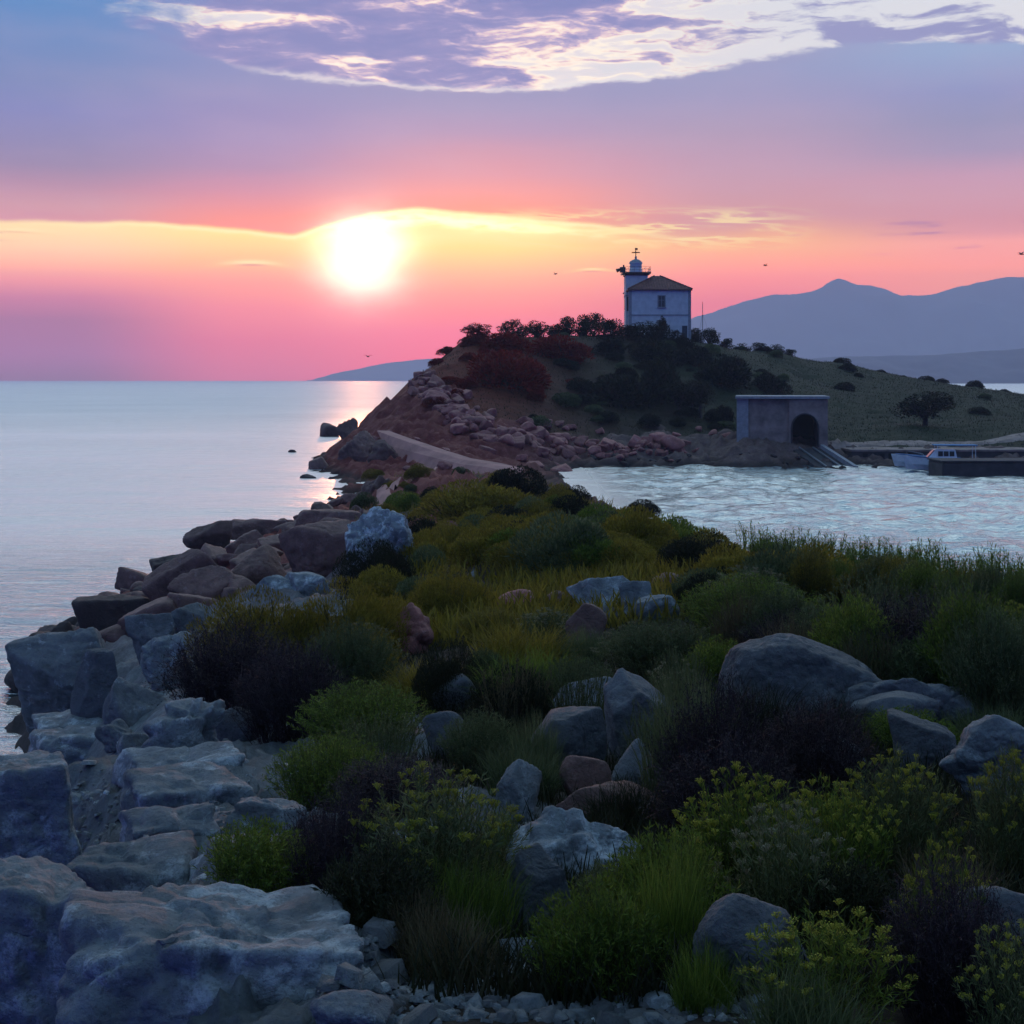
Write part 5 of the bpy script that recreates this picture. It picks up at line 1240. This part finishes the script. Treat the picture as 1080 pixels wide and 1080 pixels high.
plant('shrub', 'dark green underbrush in front of the tall flower bush', 'herb', ('leaf_dark', 'stem'), 330, 880, 470, 1010, 5.9)
plant('grass_tuft', 'drooping grass tuft left of the white crusted boulder', 'grass', G, 432, 888, 548, 1008, 5.9, .7, 'grass')
plant('grass_tuft', 'dry bent grass stalks at the foot of the dark underbrush', 'grass', DR, 380, 930, 500, 1020, 5.6, .6, 'grass')
# lower right
plant('shrub', 'bushy green herb right of the white crusted boulder', 'herb', G, 636, 868, 780, 1010, 5.9)
plant('shrub', 'bushy green herb lowest in the middle, over the gravel', 'herb', G, 566, 920, 700, 1062, 5.1)
plant('grass_tuft', 'tall green blades rising left of the yellow flowers', 'grass', G, 660, 872, 760, 1040, 5.3, .7, 'grass')
plant('flowering_plant', 'yellow flowered bush right of the middle, left half', 'umbel', UM, 716, 806, 872, 968, 6.2, .8, 'flowering plant')
plant('flowering_plant', 'yellow flowered bush below the cracked pale rock', 'umbel', UM, 812, 822, 960, 972, 6.2, .8, 'flowering plant')
plant('flowering_plant', 'grey-green bush in front of the pale angular boulder', 'umbel', UG, 868, 790, 1005, 950, 7.0, .8, 'flowering plant')
plant('flowering_plant', 'tall feathery bush cut by the right frame edge', 'umbel', UG, 1010, 778, 1140, 950, 6.4, .8, 'flowering plant')
plant('flowering_plant', 'few yellow umbels on thin stalks over the dark right rock', 'umbel_big', UM, 935, 880, 1040, 1040, 4.7, .7, 'flowering plant')
plant('flowering_plant', 'large yellow umbels beside the round boulder, bottom right', 'umbel_big', UM, 776, 948, 960, 1110, 3.9, .8, 'flowering plant')
plant('grass_tuft', 'curling pale grass under the large umbels at the bottom', 'grass', GG, 770, 1000, 930, 1120, 3.7, .7, 'grass')
plant('shrub', 'dark purple twigs in the bottom right corner', 'twig', PU, 925, 905, 1090, 1110, 4.0)
plant('flowering_plant', 'umbels on stiff stems in the bottom right corner', 'umbel_big', ('leaf_grey', 'stem', 'flower'), 1015, 962, 1130, 1130, 3.8, .8, 'flowering plant')
plant('shrub', 'dark green mound filling the shade between the bottom right rocks', 'herb', ('leaf_dark', 'stem'), 840, 900, 960, 1010, 5.2)
plant('shrub', 'shadowed dark shrub under the whale-backed boulder', 'twig', PU, 690, 770, 850, 900, 7.6)
plant('shrub', 'second shadowed dark shrub, right of the first under the whale-backed boulder', 'twig', PU, 795, 726, 925, 850, 8.6)
# the middle
plant('grass_tuft', 'long blue-green blades left of the whale-backed boulder', 'grass', GG, 668, 722, 790, 862, 8.6, .7, 'grass')
plant('grass_tuft', 'grey stalks rising over the leaning boulder', 'spike', GG, 685, 672, 770, 790, 10.0, .7, 'grass')
plant('shrub', 'dark purple clump in front of the whale-backed boulder', 'twig', PU, 690, 708, 822, 872, 8.0)
plant('grass_tuft', 'thin brown stalks before the smooth purple-grey boulder', 'spike', DR, 500, 690, 590, 790, 11.5, .6, 'grass')
plant('shrub', 'dark shrub behind the thin brown stalks', 'dome', DK, 490, 700, 590, 790, 12.2)
plant('shrub', 'dull green shrub over the lower grey rounded stone', 'herb_fine', GG, 462, 745, 545, 822, 10.6)
plant('grass_tuft', 'soft light green grass patch in the middle, upper half', 'grass', ('leaf_yellow', None), 488, 648, 610, 712, 18, .9, 'grass')
plant('grass_tuft', 'soft light green grass patch in the middle, lower half', 'grass', ('leaf_green', None), 500, 676, 625, 752, 14.5, .9, 'grass')
plant('grass_tuft', 'yellow-green grass patch running down from the pink crumbly rock', 'grass', ('leaf_yellow', None), 395, 690, 500, 745, 17.5, .9, 'grass')
plant('flowering_plant', 'pale flower stalks between the meadow boulder and the rock cluster', 'umbel', UP, 545, 640, 615, 692, 19, .7, 'flowering plant')
plant('flowering_plant', 'pale flower heads below the rock cluster', 'umbel', UP, 630, 655, 716, 712, 17, .7, 'flowering plant')
plant('shrub', 'rounded olive shrub right below the rock cluster', 'herb_fine', GG, 640, 648, 760, 722, 16.5)
for a, b, c, d, k, mt, lb in ((735, 706, 850, 800, 'grass', ('leaf_dark', None), 'dark grass hiding the foot of the whale-backed boulder'), (828, 728, 925, 800, 'grass', ('leaf_dark', None), 'dark grass in front of the rounded blue-grey boulder'),
        (500, 775, 600, 850, 'grass', GG, 'grey-green grass at the foot of the sharp faceted boulder'), (600, 812, 720, 880, 'grass', ('leaf_dark', None), 'dark grass around the egg shaped stone'),
        (570, 690, 650, 790, 'spike', GG, 'grey-green stalks between the faceted boulder and the purple-grey one'), (690, 690, 760, 810, 'grass', GG, 'long grass leaning on the steep boulder'), (530, 740, 600, 830, 'grass', GG, 'long grass at the left end of the faceted boulder'), (655, 720, 735, 830, 'spike', GG, 'grey-green stalks against the steep leaning boulder'), (560, 690, 660, 752, 'herb_fine', GG, 'soft green shrub hiding the smooth purple-grey boulder'),
        (905, 742, 1005, 800, 'herb', G, 'low green herbs between the right hand boulders'), (1000, 735, 1090, 790, 'grass', GG, 'grass tuft above the pale angular boulder'),
        (505, 850, 560, 930, 'herb', G, 'small green herb left of the white crusted boulder'), (600, 900, 690, 985, 'herb', GG, 'grey-green herb under the right end of the white crusted boulder'),
        (690, 1000, 790, 1075, 'grass', G, 'green grass at the foot of the round boulder'), (470, 640, 560, 680, 'herb_fine', YG, 'low yellow-green shrub by the meadow boulder'), (585, 655, 650, 705, 'grass', GG, 'grass before the brown standing stone')):
    plant('grass_tuft' if k in ('grass', 'spike') else 'shrub', lb, k, mt, a, b, c, d, None, .7, 'grass' if k in ('grass', 'spike') else 'shrub')
# the right hand band of tall plants
for i, (a, b, c, d, Yv, k, mt, lb) in enumerate([
    (716, 605, 872, 690, 15.5, 'herb_fine', G, 'yellow-green feathery shrub above the whale-backed boulder'),
    (735, 596, 850, 680, 17.0, 'umbel', UP, 'shrub with pale flower heads above the whale-backed boulder'),
    (850, 598, 985, 700, 14.5, 'spike', GG, 'grey-green stalks standing behind the stony tail, left'),
    (945, 602, 1075, 712, 14.0, 'spike', GG, 'grey-green stalks standing behind the stony tail, right'),
    (880, 620, 1040, 735, 12.8, 'twig', PU, 'purple shade shrub right behind the stony tail'),
    (780, 640, 900, 715, 13.5, 'twig', PU, 'purple shade shrub behind the hump of the whale-backed boulder'),
    (1000, 640, 1100, 768, 10.8, 'herb_fine', GG, 'tall grey-green tuft at the right frame edge'),
    (1035, 632, 1120, 700, 11.5, 'umbel', UM, 'yellow tipped plant topping the tuft at the right frame edge')]):
    plant('grass_tuft' if k == 'spike' else 'flowering_plant' if k == 'umbel' else 'shrub', lb, k, mt, a, b, c, d, Yv, .8, 'grass' if k == 'spike' else 'flowering plant' if k == 'umbel' else 'shrub')
# tall leafy plants against the cove
g = 'tall leafy plants along the ridge against the cove'
for k in range(30):
    px = 792 + k * 11.5 + rp.uniform(-6, 6); Yv = 26 - (px - 790) / 290 * 6.5 + rp.uniform(-1.2, 1.2)
    top = 552 + (px - 790) / 290 * 28 + rp.uniform(-7, 12)
    plant('leafy_plant', 'tall leafy plant in the row against the cove water', 'reed', ('leaf_green', 'stem'), px - 17, top, px + 17, 640, Yv, 1.0, 'leafy plant', g)
for k in range(26):
    px = 800 + k * 12 + rp.uniform(-8, 8); Yv = 20.5 - (px - 800) / 290 * 4 + rp.uniform(-1, 1)
    plant('shrub', 'upright green shrub filling the slope before the leafy row', 'herb_fine', rp.choice([G, YG, GG]), px - 26, 580 + rp.uniform(-6, 24) + (px - 800) * .04, px + 26, 660, Yv, .9, 'shrub', 'green shrubs below the leafy row')
n = 0
while n < 44:                                              # small herbs and dead stalks that tangle the edges of the larger shrubs
    py = rp.uniform(690, 1060); px = rp.uniform(250 if py < 900 else 330, 1100)
    x, y, z = hit(px, py)
    if y > 20 or float(rock_mask(np.array([x]), np.array([y]), np.array([z]))[0]) > .6: continue
    k, mt, nm, lb, ct, gr = rp.choice([('grass', DR, 'dead_grass', 'small tuft of dead brown stalks between the larger shrubs', 'grass', 'dead stalks between the larger shrubs'), ('spike', GG, 'grass_tuft', 'small grey-green tuft of stalks between the larger shrubs', 'grass', 'grey-green tufts between the larger shrubs'),
        ('herb', rp.choice([G, GG]), 'herb', 'small leafy herb between the larger shrubs', 'herb', 'small herbs between the larger shrubs'), ('umbel_big', rp.choice([UM, UP]), 'flowering_plant', 'small stray umbel plant between the larger shrubs', 'flowering plant', 'stray umbel plants between the larger shrubs')])
    w = rp.uniform(.3, .62) * min(1.5, .6 + y / 14); pw = w * F / y; ph = w * 1.1 * F / y
    if any(px + pw * .5 > a and px - pw * .5 < c and py > b and py - ph < d and y < ry + .5 for a, b, c, d, ry in ROCKBOX): continue
    put_plant(nm, lb, ct, gr, k, mt, x, y, z - .03, w, w, w * rp.uniform(.8, 1.3)); n += 1
# hummocks of the meadow
hum = 'cushion shrubs covering the spit'
def fits(px, py):
    if py < 500 + max(0, px - 560) * .22 + 8: return False
    if px < 372 + (py - 545) * .6 if py < 640 else px < 400: return False
    return True
named = [(430, 505, 560, 560, 'low olive cushion at the head of the meadow below the causeway'), (512, 490, 585, 524, 'dark brownish cushion on the crest where the causeway ends'),
         (442, 545, 520, 590, 'rusty green cushion beside the white streaked crest rock'), (510, 540, 590, 580, 'wide yellow cushion in the upper middle of the meadow'),
         (430, 595, 525, 668, 'big yellow-green cushion between the pink rock and the meadow boulder'), (348, 568, 440, 634, 'dark brownish bush below the white streaked crest rock'),
         (520, 565, 640, 612, 'long olive cushion above the meadow boulder'), (380, 628, 440, 690, 'dull green bush left of the pink crumbly rock'),
         (655, 526, 700, 556, 'dark tuft breaking the ridge line against the cove'), (692, 544, 735, 574, 'second dark tuft on the ridge line, nearer than the first'), (780, 565, 850, 612, 'broad dark olive bush near the leafy row'),
         (690, 560, 800, 612, 'dark shaded bush above the light rock cluster'), (590, 560, 700, 606, 'light green cushion above the light rock cluster')]
for a, b, c, d, lb in named:
    plant('cushion_shrub', lb, 'dome' if d > 580 else 'cushion', DK if 'dark' in lb else YG, a, b, c, d, None, .9)
n = 0
while n < 120:
    py = 500 + 150 * rp.random() ** 1.1; px = rp.uniform(375, 860)
    if not fits(px, py): continue
    if 480 < px < 730 and py > 612: continue
    x, y, z = hit(px, py)
    if y > 118: continue
    if z < 1.0: continue
    w = rp.uniform(1.1, 2.4) * (0.75 if y < 30 else 1); h = w * rp.uniform(.34, .6)
    col = rp.choice([YG, YG, G, YG, GG, DK]) if y > 30 else rp.choice([YG, G, GG, DK, YG])
    put_plant('cushion_shrub', 'rounded cushion shrub among the many on the spit meadow', 'shrub', hum, 'cushion', col, x, y, z - .06, w, w * rp.uniform(.8, 1.2), h, True); n += 1
# scrub on the hill
def tree(px, base, w, h, mat='leaf_dark', label='', Y=None, trunk=.25, group=None, name='tree'):
    if Y is None: x, y, z = hit(px, base)
    else: x, y = (px - 540) * Y / F, Y; z = zat(x, y)
    W_, H_ = w * y / F, h * y / F
    t = thing(name, label, 'tree', (x, y, z - .1), 0, group)
    rs = np.random.RandomState(int(px * 7 + base)); mb = MB(); th = H_ * trunk
    mb.tube([(0, 0, -.3), (W_ * .02, 0, th * .6), (W_ * rs.uniform(-.05, .05), 0, th + H_ * .2)], [W_ * .045 + .05, W_ * .035 + .04, W_ * .02 + .02], 7)
    for k in range(5):
        a = k * 1.26 + rs.uniform(-.4, .4); mb.tube([(0, 0, th * .7), (math.cos(a) * W_ * .16, math.sin(a) * W_ * .16, th + H_ * .16), (math.cos(a) * W_ * .33, math.sin(a) * W_ * .33, th + H_ * rs.uniform(.25, .5))], [W_ * .025 + .02, W_ * .018 + .015, .015], 5)
    mb.build('trunk', M['bark'], t)
    n = 4600; cs = []
    for k in range(22):
        a = rs.uniform(0, 6.28); q = math.sqrt(rs.uniform(0, 1)) * .36; hz = rs.uniform(-1, 1); q *= math.sqrt(1 - .75 * hz * hz); cs.append((math.cos(a) * q * 1.15 + rs.normal(0, .05), math.sin(a) * q, .45 + hz * rs.uniform(.2, .42), rs.uniform(.09, .22)))
    cs = np.array(cs); i = rs.choice(len(cs), n, p=cs[:, 3] ** 2 / (cs[:, 3] ** 2).sum()); d = unit(rs.normal(0, 1, (n, 3))); rr = cs[i, 3] * (1 - .5 * rs.uniform(0, 1, n) ** 2)
    p = cs[i, :3] + d * rr[:, None]; keep = fbm(p * 9, 3, int(px)) > -.5; p = p[keep]; d = d[keep]; n = len(p)
    V, Fq = leaves(p, unit(d + unit(rs.normal(0, 1, (n, 3))) * .8), rs.uniform(.035, .075, n), rs.uniform(.02, .04, n), rs)
    V = V * np.array([W_, W_, 1]); zz = V[:, 2]; z0 = th * .55 if trunk > .2 else -.15 * H_; V[:, 2] = z0 + (zz - zz.min()) / np.ptp(zz) * (H_ - z0)
    link('crown', mesh_from('crown', V, np.asarray(Fq, np.int32), M[mat]), t); return t
tree(504, 358, 38, 22, 'leaf_flare_red', 'round flare-reddened tree alone at the left end of the hilltop', None, .25)
hp = 'trees in the row left of the lighthouse'
for px, b, w, h in ((538, 352, 18, 17), (551, 351, 15, 14), (567, 351, 19, 18), (584, 351, 18, 15), (599, 352, 19, 19), (613, 352, 21, 27), (626, 353, 16, 25)):
    tree(px, b + 1, w * 1.45, h * rp.uniform(.8, 1.15), 'leaf_dark', 'dark bushy tree in the row left of the lighthouse', None, .06, hp)
for px, b, w, h, lb in ((644, 360, 32, 26, 'broad dark tree between the tree row and the lighthouse'), (662, 358, 22, 17, 'low dark tree at the left corner of the lighthouse'), (681, 359, 34, 22, 'wide dark tree in front of the lighthouse wall'),
                        (698, 356, 14, 24, 'narrow dark tree before the lower lighthouse window'), (711, 361, 18, 15, 'small dark tree under the right half of the lighthouse'), (733, 360, 18, 17, 'dark tree just right of the lighthouse corner'),
                        (748, 363, 24, 19, 'larger dark tree right of the mast'), (765, 364, 18, 12, 'low tree on the ridge right of the mast'),):
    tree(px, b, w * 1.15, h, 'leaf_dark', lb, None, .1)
for px, b, w, h in ((782, 367, 20, 10), (800, 369, 20, 10), (818, 372, 20, 11), (832, 374, 14, 8)):
    tree(px, b, w, h, 'leaf_dark', 'low dark tree in the line along the right ridge', None, .15, 'low trees along the right ridge')
tree(975, 449, 62, 38, 'leaf_dark', 'wide dark tree standing alone right of the boat tunnel', None, .3)
tree(738, 440, 36, 42, 'leaf_dark', 'forked dark tree on the slope left of the boat tunnel', None, .45)
tree(716, 434, 40, 36, 'leaf_dark', 'dark tree left of the forked one on the slope', None, .3)
for px, py, w, h, mt, lb in ((535, 412, 116, 40, 'leaf_flare_red', 'large flare-reddened thicket low on the left of the hill'), (590, 380, 70, 28, 'leaf_flare_red', 'flare-reddened brown thicket under the tree row'), (530, 372, 70, 22, 'leaf_flare_red', 'flare-reddened thicket below the round flare-reddened tree'),
                        (655, 429, 90, 36, 'leaf_dark', 'big dark thicket in the middle of the hill slope'), (610, 415, 40, 16, 'leaf_dark', 'small brown thicket beside the large flare-reddened one'), (700, 425, 66, 44, 'leaf_dark', 'tall dark thicket behind the two slope trees'),
                        (690, 386, 66, 26, 'leaf_dark', 'dark thicket below the lighthouse'), (645, 375, 40, 18, 'leaf_dark', 'dark thicket below the broad hilltop tree'), (765, 410, 84, 34, 'leaf_dark', 'long dark thicket above the boat tunnel'), (810, 412, 46, 20, 'leaf_dark', 'low dark thicket right above the tunnel roof'),
                        (735, 388, 50, 22, 'leaf_dark', 'dark thicket below the mast'), (1030, 401, 28, 9, 'leaf_dark', 'small dark bush on the right skyline'), (896, 392, 24, 9, 'leaf_dark', 'small bush on the sloping skyline'), (765, 446, 22, 18, 'leaf_dark', 'small bush at the left end of the tunnel wall'), (812, 420, 26, 8, 'leaf_dark', 'bush peeping over the tunnel roof')):
    x, y, z = hit(px, py); put_plant('thicket', lb, 'shrub', None, 'scrub', (mt, 'bark'), x, y + w * y / F * .25, z - .3, w * y / F * 1.1, w * y / F * .8, h * y / F * 1.1 + .3)
n = 0
while n < 90:
    px, py = rp.uniform(450, 1090), rp.uniform(352, 452)
    if (775 < px < 880 and py > 405) or (px > 830 and rp.random() < .75): continue
    x, y, z = hit(px, py)
    if not 150 < y < 275 or z < 2.6: continue
    w = rp.uniform(1.2, 3.8); put_plant('scrub_bush', 'low scrub bush scattered over the lighthouse hill', 'shrub', 'scrub bushes over the lighthouse hill', 'scrub', ('leaf_flare_red',) if px < 560 + rp.uniform(-40, 60) else rp.choice([('leaf_dark',), ('leaf_dark',), ('leaf_grey',)]), x, y, z - .2, w, w, w * rp.uniform(.3, .55), True); n += 1
# ground cover nobody could count
def cover(name, label, n, sampler, L, Wd, mat, seed, up=1.0):
    rs = np.random.RandomState(seed); X, Y = sampler(rs, n); Z, m = height(X, Y)
    ok = (rs.uniform(0, 1, len(X)) > m * 1.15) & (Z > 1.2); X, Y, Z = X[ok], Y[ok], Z[ok]; k = len(X)
    P = np.stack([X, Y, Z - .02], 1); l = L * rs.uniform(.4, 1.3, k); a = rs.uniform(0, 6.28, k); q = l * rs.uniform(.1, .8, k)
    T_ = P + np.stack([np.cos(a) * q, np.sin(a) * q, l * up], 1); Mi = (P + T_) / 2 + np.stack([0 * q, 0 * q, l * .2], 1)
    V, Fq = strips(P, Mi, T_, Wd * rs.uniform(.6, 1.3, k), Wd * .2 * np.ones(k), 2, rs)
    o = link(name, mesh_from(name, V, np.asarray(Fq, np.int32), M[mat])); return tag(o, label, 'grass', None, 'stuff')
def polar(p0, p1, y0, y1):
    def f(rs, n):
        Y = y0 * (y1 / y0) ** rs.uniform(0, 1, n) if y1 / y0 > 3 else np.sqrt(rs.uniform(y0 ** 2, y1 ** 2, n)); px = rs.uniform(p0, p1, n); return (px - 540) * Y / F, Y
    return f
cover('undergrowth', 'low dark undergrowth between the near plants', 60000, polar(360, 1300, 4.3, 26), .16, .011, 'leaf_dark', 3)
cover('meadow_grass', 'short yellow-green grass between the cushion shrubs', 60000, polar(370, 1250, 20, 118), .34, .05, 'leaf_yellow', 4)
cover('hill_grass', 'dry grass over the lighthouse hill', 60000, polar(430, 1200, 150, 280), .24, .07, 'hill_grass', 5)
